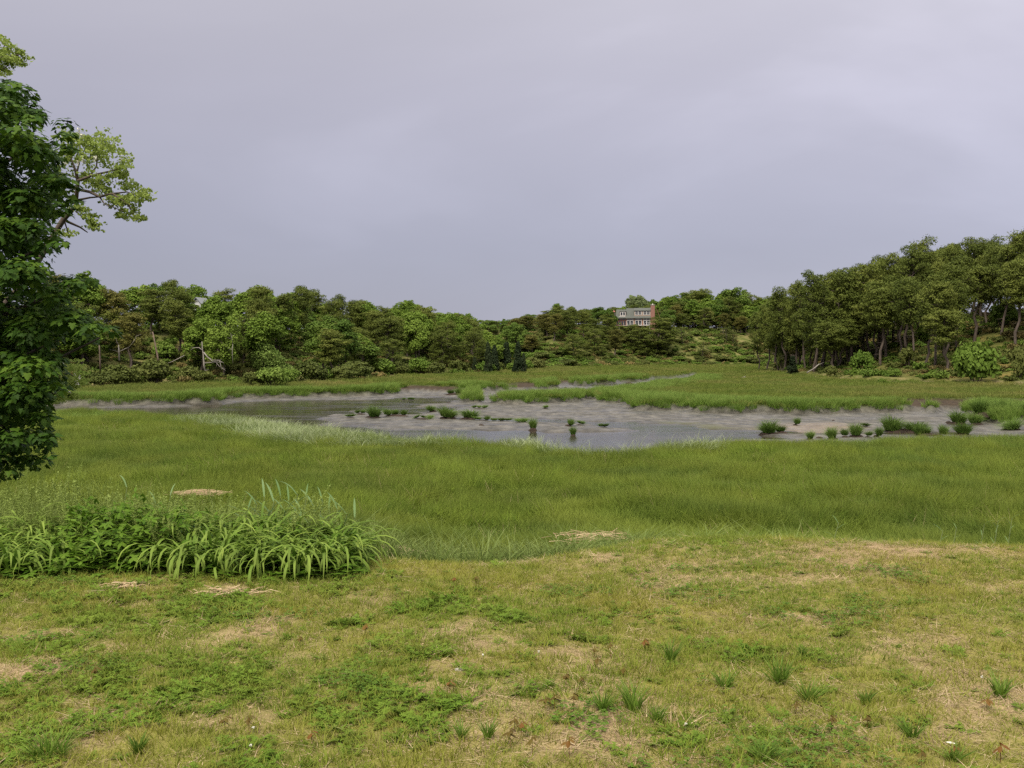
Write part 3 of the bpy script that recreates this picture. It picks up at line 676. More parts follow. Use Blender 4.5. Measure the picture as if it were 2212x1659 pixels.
M['shrub_olive'] = leaf_mat('olive_shrub_leaves', (.048, .066, .014), (.095, .115, .026), (.155, .165, .046), trans=.2, objvar=.5)
M['pale_leaf'] = leaf_mat('pale_leaves', (.10, .14, .05), (.16, .205, .08), (.23, .27, .12), trans=.3, objvar=.3)

def leaf_cloud(clumps, n, size, rng, kind='quad', upb=.35, low=.55, jit=.55):
    """leaves spread over and through a set of clumps (cx,cy,cz,rx,rz)"""
    c = np.array(clumps, float); area = c[:, 3] ** 2; pick = rng.choice(len(c), n, p=area / area.sum())
    d = rng.randn(n, 3); d /= np.linalg.norm(d, axis=1)[:, None]
    flip = (d[:, 2] < -.2) & (rng.rand(n) < low); d[flip, 2] *= -1
    rr = (.62 + .45 * rng.rand(n)) * (1 + .12 * rng.randn(n))
    p = c[pick, :3] + d * rr[:, None] * np.stack([c[pick, 3], c[pick, 3], c[pick, 4]], -1)
    nn_ = d * .8 + np.array([0, 0, upb]) + rng.randn(n, 3) * jit; nn_ /= np.linalg.norm(nn_, axis=1)[:, None]
    t = np.cross(nn_, rng.randn(n, 3)); t /= np.linalg.norm(t, axis=1)[:, None] + 1e-9
    b = np.cross(nn_, t); s = size * (.6 + .8 * rng.rand(n))
    if kind == 'quad': k = [(t, .5, b, 0), (t, .05, b, .42), (t, -.5, b, .04), (t, -.03, b, -.42)]
    else: k = [(t, .7, b, .02), (t, .1, b, .16), (t, -.5, b, .0), (t, .1, b, -.16)]
    V = np.stack([p + a * (f * s)[:, None] + q * (g * s)[:, None] for a, f, q, g in k], 1)
    # a slow tint per clump, a quick one per leaf
    cl = rng.rand(len(c))[pick]
    rn = np.repeat(.62 * cl + .38 * rng.rand(n), 4)
    return V.reshape(-1, 3), np.arange(n * 4).reshape(-1, 4), rn
def cloud_mesh(name, mat, *a, **k):
    v, f, rn = leaf_cloud(*a, **k); return mesh_np(name, v, f, mat, {'rnd': rn, 'tt': np.zeros(len(rn))})

def wob(rng, p0, p1, n=5, amp=.15):
    p0, p1 = Vector(p0), Vector(p1); out = []
    for i in range(n + 1):
        t = i / n; o = Vector(rng.randn(3)) * amp * math.sin(math.pi * t)
        out.append(p0.lerp(p1, t) + o)
    return out
def make_oak(seed, mat, H=10.0, W=3.2):
    rng = np.random.RandomState(seed); cl = []; W = W * (.85 + .35 * rng.rand()); lobes = [(rng.randn(3), .12 + .25 * rng.rand()) for _ in range(5)]
    for i in range(56):
        d = rng.randn(3); d /= np.linalg.norm(d); d[2] = abs(d[2]) * 1.0 if rng.rand() < .62 else d[2]
        d = d * (.78 + sum(a for v, a in lobes if np.dot(v / np.linalg.norm(v), d) > .72))
        k = .80 + .2 * rng.rand()
        r = .55 + .65 * rng.rand()
        cl.append((d[0] * (W - r * .7) * k, d[1] * (W - r * .7) * k, H * .55 + d[2] * (H * .45 - r * .8) * k, r, r * .8))
    cr = cloud_mesh('crown', mat, cl, 8500, .30, rng)
    mb = MB(); mb.tube(wob(rng, (0, 0, -1.0), (rng.randn() * .3, rng.randn() * .3, H * .62), 6, .12), [.22, .19, .17, .14, .12, .09, .06], 6)
    for i in range(6):
        a = i * 1.05 + rng.rand(); z = H * (.28 + .06 * i)
        mb.tube(wob(rng, (0, 0, z), (math.cos(a) * W * .7, math.sin(a) * W * .7, z + H * .22), 4, .15), [.09, .07, .05, .04, .02], 5, False)
    return mb.mesh('trunk', M['bark'], True), cr
def make_pine(seed, mat, H=10.0, W=2.2, bare=.36, n=8500):
    rng = np.random.RandomState(seed); cl = []; mb = MB()
    top = Vector((rng.randn() * .6, rng.randn() * .6, H * .97))
    tr = wob(rng, (0, 0, -1.0), top, 7, .22)
    mb.tube(tr, [.19, .17, .155, .14, .12, .09, .06, .03], 6)
    def at(z):
        t = min(max((z + 1) / (top.z + 1), 0), 1) * 7; i = min(int(t), 6); return tr[i].lerp(tr[i + 1], t - i)
    nb = 40
    for i in range(nb):
        f = i / (nb - 1); z = H * (bare + (1 - bare) * f ** .9)
        a = i * 2.4 + rng.rand() * .9
        rad = W * (1 - .62 * max(0, (f - .35) / .65) ** 1.4) * (.35 + .70 * rng.rand()) * (.62 + .5 * min(f * 2.2, 1))
        b = at(z - .5); e = Vector((b.x + math.cos(a) * rad, b.y + math.sin(a) * rad, z + rad * .10 + rng.randn() * .15))
        if rad > .7: mb.tube(wob(rng, b, e, 3, .08), [.055, .04, .03, .015], 4, False)
        r = .42 + .58 * rng.rand()
        cl.append((e.x, e.y, e.z, r, r * (.55 + .3 * rng.rand())))
        if rng.rand() < .7: q = b.lerp(e, .55); cl.append((q.x, q.y, q.z + .1, r * .8, r * .55))
    for i in range(7):   # dead snags low on the trunk
        z = H * (.15 + .25 * rng.rand()); a = rng.rand() * 6.3; b = at(z)
        mb.tube([b, b + Vector((math.cos(a) * .9, math.sin(a) * .9, -.1))], [.03, .01], 3, False)
    cr = cloud_mesh('crown', mat, cl, n, .27, rng, kind='needle', upb=.55, low=.7, jit=.7)
    return mb.mesh('trunk', M['bark'], True), cr
def make_cedar(seed, H=6.0, W=1.15):
    rng = np.random.RandomState(seed); cl = []
    for i in range(60):
        f = rng.rand() ** 1.2; a = rng.rand() * 6.3; rad = W * (1 - f) ** .75 * (.55 + .35 * rng.rand()); r = .30 + .22 * rng.rand() * (1 - f * .5)
        cl.append((math.cos(a) * rad, math.sin(a) * rad, .25 + f * (H - .5), r, r * 1.5))
    cr = cloud_mesh('crown', M['cedar'], cl, 9000, .22, rng, kind='quad', upb=.2, jit=.5)
    mb = MB(); mb.tube([(0, 0, -.6), (0, 0, H * .8)], [.14, .05], 6)
    return mb.mesh('trunk', M['bark']), cr
def make_shrub(seed, mat, W=1.5, H=1.5, n=2200, size=.20):
    rng = np.random.RandomState(seed); cl = []
    for i in range(20):
        d = rng.randn(3); d /= np.linalg.norm(d); r = .28 + .24 * rng.rand()
        cl.append((d[0] * (W - r) * (.6 + .4 * rng.rand()), d[1] * (W - r) * (.6 + .4 * rng.rand()), H * .35 + abs(d[2]) * (H * .62 - r * .6), r * W / 1.2, r * .85))
    cr = cloud_mesh('foliage', mat, cl, n, size, rng)
    mb = MB()
    for i in range(6):
        a = i * 1.05; mb.tube([(0, 0, -.3), (math.cos(a) * W * .5, math.sin(a) * W * .5, H * .7)], [.035, .01], 4, False)
    return mb.mesh('stems', M['bark']), cr

KINDS = {
    'oak': [make_oak(400 + i, M['oak']) for i in range(4)], 'oakd': [make_oak(410 + i, M['oak_dark']) for i in range(3)],
    'pine': [make_pine(420 + i, M['pine']) for i in range(5)], 'pineb': [make_pine(430 + i, M['pine_brown'], W=2.0) for i in range(3)],
    'bushpine': [make_pine(440 + i, M['pine'], H=10, W=3.0, bare=.05) for i in range(3)],
    'tallpine': [make_pine(490 + i, M['pine'], H=10, W=2.1, bare=.50, n=8000) for i in range(4)],
    'youngpine': [make_pine(445 + i, M['pine'], H=10, W=2.6, bare=.16, n=2600) for i in range(2)],
    'cedar': [make_cedar(450 + i) for i in range(2)], 'paleoak': [make_oak(456, M['pale_leaf'])],
    'shrub': [make_shrub(460 + i, M['shrub']) for i in range(4)], 'shrubo': [make_shrub(470 + i, M['shrub_olive']) for i in range(3)]}
BASEH = {'oak': 10., 'oakd': 10., 'pine': 10., 'pineb': 10., 'bushpine': 10., 'youngpine': 10., 'tallpine': 10., 'cedar': 6., 'shrub': 1.6, 'shrubo': 1.6, 'paleoak': 10.}
NAME = {'oak': 'oak_tree', 'oakd': 'oak_tree', 'pine': 'pine_tree', 'pineb': 'pine_tree', 'bushpine': 'pine_tree', 'youngpine': 'pine_tree', 'tallpine': 'pine_tree', 'cedar': 'cedar_tree', 'shrub': 'shrub', 'shrubo': 'shrub', 'paleoak': 'oak_tree'}
CAT = {'oak_tree': 'tree', 'pine_tree': 'tree', 'cedar_tree': 'tree', 'shrub': 'shrub'}
WORD = {'oak': 'bright rounded tree', 'oakd': 'dark rounded tree', 'pine': 'olive pitch pine', 'pineb': 'brownish pitch pine', 'bushpine': 'wide bushy pine',
        'tallpine': 'tall bare stemmed pine', 'youngpine': 'open young pine', 'cedar': 'dark pointed cedar', 'shrub': 'fresh green shrub', 'shrubo': 'olive low shrub', 'paleoak': 'pale airy tree'}
def plant(kind, x, y, top=None, h=None, wid=1.0, z=None, label=None, group=None, rng=rs, tilt=0.0):
    z0 = hz(x, y) - .1 if z is None else z
    if h is None: h = top - z0
    tm, cm_ = KINDS[kind][rng.randint(len(KINDS[kind]))]
    o = obj(NAME[kind], None, loc=(x, y, z0), rot=(tilt, tilt * .5, rng.rand() * 6.3))
    k = h / BASEH[kind]; kw = wid * (k if kind != 'cedar' else k) * (.9 + .25 * rng.rand())
    o.scale = (kw * (.88 + .24 * rng.rand()), kw * (.88 + .24 * rng.rand()), k)
    obj(tm.name.split('.')[0], tm, o); obj(cm_.name.split('.')[0], cm_, o)
    tag(o, label, CAT[NAME[kind]], group)
    return o

sky_px = [(-600, 560), (0, 570), (100, 585), (200, 592), (240, 603), (290, 597), (310, 608), (350, 605), (400, 611), (430, 622), (455, 642), (472, 612), (520, 612), (560, 613), (595, 630), (620, 618), (660, 618), (690, 628), (712, 650), (730, 640), (760, 636), (790, 645), (808, 668), (830, 664), (850, 658), (880, 656), (900, 655), (935, 668), (955, 676), (970, 668), (1000, 670), (1020, 684), (1035, 700), (1060, 716), (1100, 735), (1140, 755), (1180, 790)]
midsky = [(1000, 690), (1020, 684), (1080, 692), (1110, 686), (1150, 676), (1180, 677), (1202, 657), (1215, 664), (1238, 662), (1260, 668), (1300, 664), (1330, 664), (1345, 655), (1368, 640), (1395, 638), (1412, 652), (1430, 647), (1445, 640), (1462, 648), (1475, 629), (1500, 626), (1530, 628), (1570, 625), (1600, 637), (1660, 641), (1750, 640), (1900, 630)]
rightsky = [(1560, 760), (1600, 715), (1640, 680), (1672, 655), (1691, 628), (1722, 612), (1744, 588), (1765, 590), (1780, 595), (1791, 574), (1805, 549), (1830, 540), (1845, 548), (1860, 532), (1912, 525), (1950, 527), (1980, 532), (2010, 526), (2056, 524), (2075, 535), (2098, 524), (2130, 520), (2153, 510), (2170, 524), (2206, 507), (2300, 500), (2700, 470)]
def sky_at(tab, px): return float(np.interp(px, [a for a, b in tab], [b for a, b in tab]))
def ztop(tab, px, y, x=0): return Q(px, sky_at(tab, px), y).z
def place_name(px):
    tab = [(285, 'beside the maple'), (385, 'by the leaning dead trunk'), (500, 'round the bleached dead tree'), (600, 'by the slanting shrub'), (720, 'past the slanting shrub'), (840, 'above the channel mouth'),
           (960, 'on the ridge end'), (1060, 'before the dark cedars'), (1160, 'beside the tallest cedar'), (1250, 'on the bluff past the cedars'), (1330, 'near the windsock pole'), (1440, 'around the brown house'), (1520, 'beside the brick chimney'),
           (1640, 'on the open dry slope'), (1720, 'at the pine hill corner'), (1800, 'above the fallen log'), (1920, 'over the wide bank shrub'), (2050, 'on the orange grassed hill'), (2160, 'above the largest shrub'), (9999, 'at the pine hill end')]
    for m, s in tab:
        if px < m: return s
groups = {}
def lab(kind, px, row):
    return f"{WORD[kind]} {row} {place_name(px)}"

def hex_rows(xr, yr, step, seed):
    x, y, r = jitter_grid(xr[0], xr[1], yr[0], yr[1], step, seed); return x, y, r
COVER = np.full(3200, 2000.0)     # crown line seen so far, front rows first: what it hides is not planted
def hidden(px, y, z0, h, wid):
    hw = max(6, h * wid * .24 * F / y); a, b = int(max(0, px + 400 - hw)), int(min(3199, px + 400 + hw))
    if b <= a: return False
    ty = proj(0, y, z0 + h)[1]
    if (COVER[a:b] + 2 < ty).mean() > .82: return True
    a2, b2 = int(max(0, px + 400 - hw * .8)), int(min(3199, px + 400 + hw * .8))
    COVER[a2:b2] = np.minimum(COVER[a2:b2], ty + .08 * h * F / y)
    return False
# ---- left ridge
x, y, r = jitter_grid(-100, 6, 100, 300, 5.9, 21)
d = poly_sd(LEFT, x, y)
for xi, yi, di in sorted(zip(x, y, d), key=lambda t: t[1]):
    px, _ = proj(xi, yi, 5)
    if px < -120 or px > 1150: continue
    if di < 3.0 or di > 31: continue
    z0 = hz(xi, yi); zt = ztop(sky_px, px, yi)
    q = r.rand(); back = di > 20
    if px < 620: kind = ('pine' if q < .28 else 'pineb' if q < .36 else 'oak' if q < .78 else 'bushpine') if not back else ('oak' if q < .55 else 'pine')
    elif px < 860: kind = ('bushpine' if q < .45 else 'pine' if q < .6 else 'oakd' if q < .8 else 'oak') if not back else ('oak' if q < .7 else 'pine')
    else: kind = ('oak' if q < .45 else 'pineb' if q < .6 else 'bushpine') if not back else ('oak' if q < .75 else 'oakd')
    if back: top = zt - (.0 + 1.6 * r.rand())
    else: top = min(zt - .7, z0 + (5.4 + 3.6 * r.rand()) * (.85 + .02 * di))
    if top - z0 < 2.0: continue
    if 395 < px < 475 and di < 9: continue
    if 195 < px < 365 and di < 8.5: continue
    if 535 < px < 640 and di < 6: continue
    if (328 < px < 388 or 404 < px < 446) and yi < 171: top = min(top, Q(px, 652 if px < 390 else 663, yi).z)
    row = 'on the skyline' if back else ('at mid slope' if di > 12 else 'in front')
    top_h = top - z0
    if hidden(px, yi, z0, top_h, min(1.7, max(.9, 9 / top_h))): continue
    plant(kind, xi, yi, h=top_h, wid=min(1.7, max(.9, (10.0 if kind[:3] == 'oak' else 11.0) / top_h)), label=lab(kind, px, row), group=f"{CAT[NAME[kind]]}s {place_name(px)}", rng=r)
for i, px in enumerate(range(318, 470, 19)):
    p = Q(px + rs.randn() * 4, sky_at(sky_px, px), 183); z0 = hz(p.x, 183); kd = ['oak', 'oakd', 'oak', 'pine'][i % 4]
    plant(kd, p.x, 183, top=p.z - rs.rand(), wid=1.15, label=f"{WORD[kd]} behind the white houses", group='trees behind the white houses')
# front shrubs along the left shore
pl = [(-60, 835, 40), (120, 835, 50), (165, 832, 40), (215, 830, 45), (255, 828, 60), (300, 826, 45), (330, 826, 65), (385, 806, 60), (360, 818, 50), (410, 822, 45), (440, 822, 40), (480, 812, 40), (505, 818, 35), (545, 826, 45), (585, 826, 60), (625, 822, 50), (668, 820, 60), (700, 818, 30), (740, 818, 40), (770, 816, 60), (820, 810, 50), (860, 807, 40), (905, 806, 45), (940, 806, 40), (990, 803, 40), (1050, 802, 35), (1075, 800, 30), (1115, 798, 30), (1150, 795, 35), (1165, 794, 28), (1135, 796, 26)]
for i, (px, py, wp) in enumerate(pl):
    xx, yy = P(px, py, .6); wv = wp / F * yy * .5 / 1.5
    kind = ['shrub', 'shrubo', 'shrub', 'shrubo', 'shrubo'][i % 5] if px > 600 else ['shrubo', 'shrubo', 'shrub'][i % 3]
    plant(kind, xx, yy, h=wv * 2.1 * (1 + .3 * rs.rand()), wid=.95, z=max(hz(xx, yy), .2) - .1, label=lab(kind, px, 'at the bank foot'), group='shrubs along the foot of the ridge')
# the pale slanting shrub: a tall leafy bush leaning seaward
rng = np.random.RandomState(77); bx, by = P(585, 818, .6); by += 1.5; ps = by / F
o = obj('slanting_shrub', None, loc=(bx, by, hz(bx, by)))
cl = []
for (px, py, rp) in [(548, 735, 11), (542, 748, 12), (556, 752, 14), (566, 745, 12), (580, 755, 14), (560, 768, 16), (578, 772, 17), (596, 768, 14), (590, 786, 18), (606, 782, 15), (570, 790, 18), (615, 796, 15), (600, 804, 17), (556, 792, 15), (625, 803, 12), (580, 808, 17), (555, 808, 13), (545, 770, 12), (616, 810, 14)]:
    for j in range(2):
        c = Q(px, py, by + rng.randn() * 1.0) - o.location; cl.append((c.x + rng.randn() * .2, c.y, c.z, rp * ps, rp * ps * .85))
obj('foliage', cloud_mesh('slanting_foliage', M['shrub_light'], cl, 5200, .22, rng), o)
mb = MB()
for t in ((-3, 3), (-1.6, 4.2), (.5, 3.2), (1.6, 2)): mb.tube([(0, 0, -.3), (t[0] * .5, .2, t[1] * .5), (t[0], 0, t[1])], [.08, .05, .02], 5, False)
mb.build('stems', M['bark'], o)
for c_ in o.children: pass
tag(o, 'tall pale green leafy shrub slanting down towards the marsh edge below the ridge', 'shrub')
# bleached dead tree with tangled branches
def wood(name, label, cat, polys, base_px, dist, mat, parts=('trunk', 'branch')):
    """a dead tree traced as limbs: the first polyline is its trunk"""
    o = obj(name, None); loc = Q(*base_px, dist); o.location = loc
    for i, (pts, r0, r1) in enumerate(polys):
        mb = MB(); p3 = []
        for j, (a, b) in enumerate(pts):
            off = (0 if i == 0 else math.sin(i * 2.1) * .5 * j / len(pts))
            p3.append(Q(a, b, dist + off) - loc)
        n = len(p3); mb.tube(p3, [.75 * (r0 + (r1 - r0) * k / (n - 1)) for k in range(n)], 6)
        mb.build(parts[0] if i == 0 else parts[1], mat, o, True)
    tag(o, label, cat); return o
def c3(a, b): return (128 + a * .2604, 563 + b * .2604)   # notes taken on an enlargement
wood('dead_tree', 'bleached white dead tree with a tangle of bare branches at the bank', 'dead tree', [
    ([c3(1210, 925), c3(1200, 860), c3(1195, 780), c3(1188, 735), (436.5, 738)], .20, .05),
    ([c3(1190, 745), c3(1160, 722), c3(1120, 722), c3(1085, 745)], .11, .03), ([c3(1198, 760), c3(1230, 800), c3(1270, 835), c3(1330, 830), c3(1365, 850)], .13, .04),
    ([c3(1200, 850), c3(1250, 845), c3(1300, 842), c3(1360, 845)], .09, .03), ([c3(1300, 842), c3(1330, 880), c3(1378, 895)], .08, .03), ([c3(1330, 830), c3(1340, 870), c3(1350, 905)], .07, .03),
    ([c3(1345, 890), c3(1372, 905), c3(1380, 915)], .05, .02), ([c3(1230, 800), c3(1270, 820), c3(1350, 822)], .05, .02), ([c3(1200, 915), c3(1240, 905)], .07, .03), ([c3(1180, 735), c3(1178, 690), c3(1180, 670)], .05, .02), ([c3(1310, 850), c3(1300, 890)], .05, .02), ([c3(1120, 722), c3(1090, 715)], .04, .02)], c3(1210, 925), 140, M['dead'])
wood('bare_tree', 'thin bleached bare tree with forked top beside the dead tree tangle', 'dead tree', [([c3(1440, 850), c3(1435, 760), c3(1440, 690)], .07, .04), ([c3(1435, 745), c3(1400, 720), c3(1320, 715)], .04, .02), ([c3(1440, 690), c3(1422, 600)], .05, .02), ([c3(1422, 650), c3(1390, 635)], .03, .015), ([c3(1425, 630), c3(1460, 610)], .03, .015), ([c3(1438, 720), c3(1405, 745)], .03, .015)], c3(1440, 850), 143, M['dead'])
wood('leaning_dead_trunk', 'straight dead trunk leaning over the bank with broken stubs', 'dead tree', [([c3(828, 870), c3(815, 790), c3(795, 690), c3(775, 590)], .22, .10), ([c3(785, 635), c3(765, 628)], .06, .03), ([c3(805, 730), c3(822, 710)], .04, .02)], c3(828, 870), 139, plain_mat('pinkish_dead_bark', (.20, .14, .105), (.12, .085, .065), 5))
wood('forked_dead_tree', 'pale forked dead tree rising above a dark bush near the maple', 'dead tree', [([c3(498, 830), c3(495, 760), c3(492, 700)], .20, .10), ([c3(498, 755), c3(540, 735), c3(585, 712)], .09, .03), ([c3(495, 700), c3(480, 680), c3(470, 640)], .06, .02), ([c3(585, 712), c3(625, 660), c3(640, 625), c3(680, 612)], .06, .02), ([c3(492, 760), c3(460, 745), c3(410, 735)], .05, .02)], c3(498, 830), 138, M['dead'])
wood('bare_dead_tree', 'slim upright bare trunk on the bank nearest the maple foliage', 'dead tree', [([c3(340, 915), c3(338, 830), c3(335, 760), c3(332, 700)], .17, .11), ([c3(336, 760), c3(348, 745)], .03, .015)], c3(340, 915), 132, plain_mat('brown_dead_bark', (.14, .10, .075), (.08, .06, .045), 5))
wood('fallen_branch', 'bleached fallen branch propped in the bushes beside the dead tree', 'branch', [([c3(945, 835), c3(990, 812), c3(1040, 785)], .10, .05), ([c3(985, 815), c3(1010, 795)], .04, .02), ([c3(945, 835), c3(900, 850)], .06, .03)], c3(945, 835), 138, M['dead'])
wood('fallen_log', 'grey fallen log slanting down the foot of the pine hill', 'log', [([(1743, 805), (1757, 797), (1770, 786)], .16, .11), ([(1766, 789), (1779, 783)], .06, .03)], (1743, 805), 168, M['dead'])
wood('driftwood', 'short pale driftwood log lying on the flat marsh', 'driftwood', [([(1600, 817), (1607, 815), (1613, 815.5)], .16, .13), ([(1607, 815), (1610, 812)], .07, .04)], (1600, 817), 172, M['dead'])
wood('bare_pine', 'thin pale dead pine standing among the green crowns of the pine hill', 'dead tree', [([(2025, 695), (2024, 650), (2022, 612)], .12, .05), ([(2026, 672), (2040, 664), (2055, 648)], .06, .02), ([(2024, 648), (2038, 640)], .03, .01), ([(2023, 640), (2012, 628)], .03, .01)], (2025, 695), 158, M['dead'])
# ---- cedars
for px, py, wp, hp, nm in [(1119, 806, 26, 68, 'tallest dark cedar at the tip of the wooded ridge'), (1131, 805, 16, 44, 'lower dark cedar leaning on the tallest cedar'), (1094, 800, 30, 60, 'broad dark cedar behind the tallest cedar'), (1068, 805, 24, 58, 'dark cedar in front of the leafy ridge end'), (1054, 806, 22, 66, 'tall narrow dark cedar amid brownish pines at ridge end'), (1025, 805, 13, 34, 'small pointed dark cedar below the bright leafy tree'), (1037, 800, 26, 62, 'dark cedar behind the small pointed one'), (1712, 806, 26, 40, 'round dark cedar bush at the corner of the pine hill')]:
    xx, yy = P(px, py, .3)
    if px == 1712: yy = 188; xx = Q(px, py, yy).x
    h = hp / F * yy; o = plant('cedar', xx, yy, h=h, wid=1, z=hz(xx, yy) - .1, label=nm, group='dark cedars')
    o.scale.x = o.scale.y = wp / F * yy / 2.5
# ---- distant bluff
COVER[:] = 2000
x, y, r = jitter_grid(-35, 130, 280, 420, 7.1, 23)
d = poly_sd(MID, x, y)
hx0, hy0 = Q(1368, 700, 345).x, 345
for xi, yi, di in sorted(zip(x, y, d), key=lambda t: t[1]):
    px, _ = proj(xi, yi, 8)
    if px < 1000 or px > 1760 or di < 12 or di > 76 or 50 < di < 58: continue
    if -8.5 < xi - hx0 < 9.5 and -3.5 < yi - hy0 < 11: continue
    z0 = hz(xi, yi); zt = ztop(midsky, px, yi); q = r.rand()
    openslope = px > 1440 and di < 30
    if openslope and q < .60: continue
    if px > 1200 and di < 20 and q < .5: continue
    kind = ('pine' if q < .40 else 'pineb' if q < .62 else 'bushpine' if q < .85 else 'oakd') if di < 55 else ('oak' if q < .45 else 'oakd' if q < .6 else 'bushpine')
    if di > 55 and px > 1425 and q > .6: kind = 'bushpine'
    if px < 1200 and di < 30: kind = 'oakd' if q < .5 else 'pineb'
    top = zt - (.0 + 1.6 * r.rand()) if di > 50 else min(zt - .5, z0 + 5.4 + 3.4 * r.rand())
    if openslope: top = min(top, z0 + 4 + 2 * r.rand()); kind = 'youngpine'
    if 1322 < px < 1424 and yi < hy0 + 1: top = min(top, Q(px, 703 + 3 * r.rand(), yi).z)
    if top - z0 < 1.6: continue
    row = 'on the skyline' if di > 55 else ('at mid slope' if di > 26 else 'low down')
    hh_ = top - z0
    if hidden(px, yi, z0, hh_, min(1.9, 9 / hh_)): continue
    plant(kind, xi, yi, h=hh_, wid=min(2.4, max(.9, (9.0 if kind[:3] == 'oak' else 12.0) / hh_)), label=lab(kind, px, row), group=f"{CAT[NAME[kind]]}s {place_name(px)}", rng=r)
for i, px in enumerate(range(1425, 1800, 22)):
    for dist, dz in ((384, 0.), (376, -2.6)):
        pq = px + rs.randn() * 6 + (11 if dz else 0); p = Q(pq, sky_at(midsky, pq), dist); z0 = hz(p.x, dist); tp = p.z + dz - rs.rand() * 1.3
        kd = ['oak', 'oakd', 'bushpine', 'oak', 'bushpine'][(i * 3 + (dz < 0)) % 5]
        plant(kd, p.x, dist, h=max(4, tp - z0), wid=1.35 if kd != 'bushpine' else 1.5, label=lab(kd, pq, 'on the skyline' if dz == 0 else 'under the skyline'), group='treeline past the house')
for px, dist, dy in [(1202, 372, 2), (1385, 372, 1), (1368, 374, 2), (1235, 375, 2)]:
    p = Q(px, sky_at(midsky, px), dist); plant('paleoak' if px > 1230 else 'oakd', p.x, p.y, top=p.z, wid=.8, label={1202: 'small dark round treetop poking above the distant bluff', 1385: 'pale airy tree behind the roof of the brown house', 1368: 'pale tree with open crown behind the house ridge', 1235: 'pale thin treetop on the bluff past the cedars'}[px])
x, y, r = jitter_grid(-12, 90, 256, 360, 3.2, 24); d = poly_sd(MID, x, y); n_s = 0
for xi, yi, di in zip(x, y, d):
    px, _ = proj(xi, yi, 2)
    if px < 1120 or px > 1690 or di < 2.0 or di > 30 or n_s > 240: continue
    if r.rand() < (.45 if px > 1230 else .12): continue
    kind = 'shrubo' if r.rand() < .55 else 'shrub'; n_s += 1
    plant(kind, xi, yi, h=.5 + 1.5 * r.rand() ** 1.6 * (1.6 if px < 1230 else 1), wid=1.6, label=lab(kind, px, 'on the slope'), group=f"low shrubs {place_name(px)}", rng=r)
# ---- undergrowth over the three hills
def scrub(seed, mat, n=420):
    rng = np.random.RandomState(seed); cl = [(rng.randn() * .5, rng.randn() * .5, .15 + .25 * rng.rand(), .35 + .25 * rng.rand(), .30) for i in range(7)]
    return cloud_mesh('scrub', mat, cl, n, .22, rng)
M['scrub_dry'] = leaf_mat('dry_scrub', (.09, .075, .025), (.18, .15, .05), (.30, .23, .09), trans=.2, objvar=.6)
SM = [scrub(480, M['shrub']), scrub(481, M['shrub_olive']), scrub(482, M['shrub_olive']), scrub(483, M['oak_dark']), scrub(484, M['scrub_dry'])]
x, y, r = jitter_grid(-110, 170, 100, 372, 1.7, 26)
l_, m_, r_ = hills(x, y); hh = np.maximum(l_, np.maximum(m_, r_)); px = 1106 + F * x / y
nz = fbm(x, y, 7, 3, 27)
dens = np.where(r_ == hh, .62 + .3 * sstep(.48, .6, nz), np.where(l_ == hh, .95, .50 + .45 * sstep(.42, .56, nz)))
dens = np.where((m_ == hh) & (px > 1440), dens * .8, dens)
keep = (hh > 1.2) & (hh < 60) & in_view(x, y, 1.25, 3) & (r.rand(len(x)) < dens) & ~((abs(x - hx0) < 8) & (y > 341) & (y < 356))
x, y, hh, nz = x[keep], y[keep], hh[keep], nz[keep]; nn = len(x)
ss = (.55 + .75 * r.rand(nn)) * (.7 + .5 * nz) * np.where(y > 220, 1.25, 1.0)
scatter('hillside_undergrowth', SM, np.stack([x, y, height(x, y) - .1], -1), np.stack([r.randn(nn) * .1, r.randn(nn) * .1, r.rand(nn) * 6.3], -1), np.stack([ss, ss, ss * (.6 + .9 * r.rand(nn))], -1))
for px, ty in [(1333, 713), (1350, 706), (1366, 704), (1383, 708), (1398, 712), (1418, 690), (1320, 700), (1430, 695)]:
    yy = 333 + rs.rand() * 4 - (6 if px in (1398, 1383) else 0); p_ = Q(px, ty, yy); plant('bushpine', p_.x, yy, top=p_.z, wid=1.7, label=lab('bushpine', px, 'close below the deck') if px < 1410 else lab('bushpine', px, 'against the chimney side'), group='pines in front of the brown house')
# ---- pine hill
COVER[:] = 2000
x, y, r = jitter_grid(42, 170, 128, 330, 5.9, 25)
d = poly_sd(RIGHT, x, y)
for xi, yi, di in sorted(zip(x, y, d), key=lambda t: t[1]):
    px, _ = proj(xi, yi, 5)
    if px < 1600 or px > 2340 or di < (2.0 if px < 1800 else 4.0) or di > 42: continue
    z0 = hz(xi, yi); zt = ztop(rightsky, px, yi); q = r.rand(); back = di > 26 or (px < 1870 and di > 6)
    if di < 9 and q < .35: continue
    if px > 2010 and di < 13 and q < .50: continue
    kind = ('tallpine' if di < 24 else 'pine') if q < .82 else ('pineb' if q < .88 else 'bushpine' if back else 'pine')
    top = (zt - 3.2 * r.rand() ** 1.5 if di > 26 or r.rand() < .5 else zt - .6 - 4 * r.rand()) if back else min(zt - .6, z0 + 10.5 + 3.6 * r.rand())
    if di < 7: top = min(top, z0 + 7.5 + 3.5 * r.rand())
    if top - z0 > 16: top = z0 + 16 - r.rand() * 2
    if top - z0 < 2.5: continue
    row = 'on the skyline' if back else ('at mid slope' if di > 13 else 'in front')
    hh_ = top - z0
    if hidden(px, yi, z0, hh_, min(1.6, 11 / hh_)): continue
    plant(kind, xi, yi, h=hh_, wid=min(1.6, max(.95, 12.8 / hh_)), label=lab(kind, px, row), group=f"{CAT[NAME[kind]]}s {place_name(px)}", rng=r)
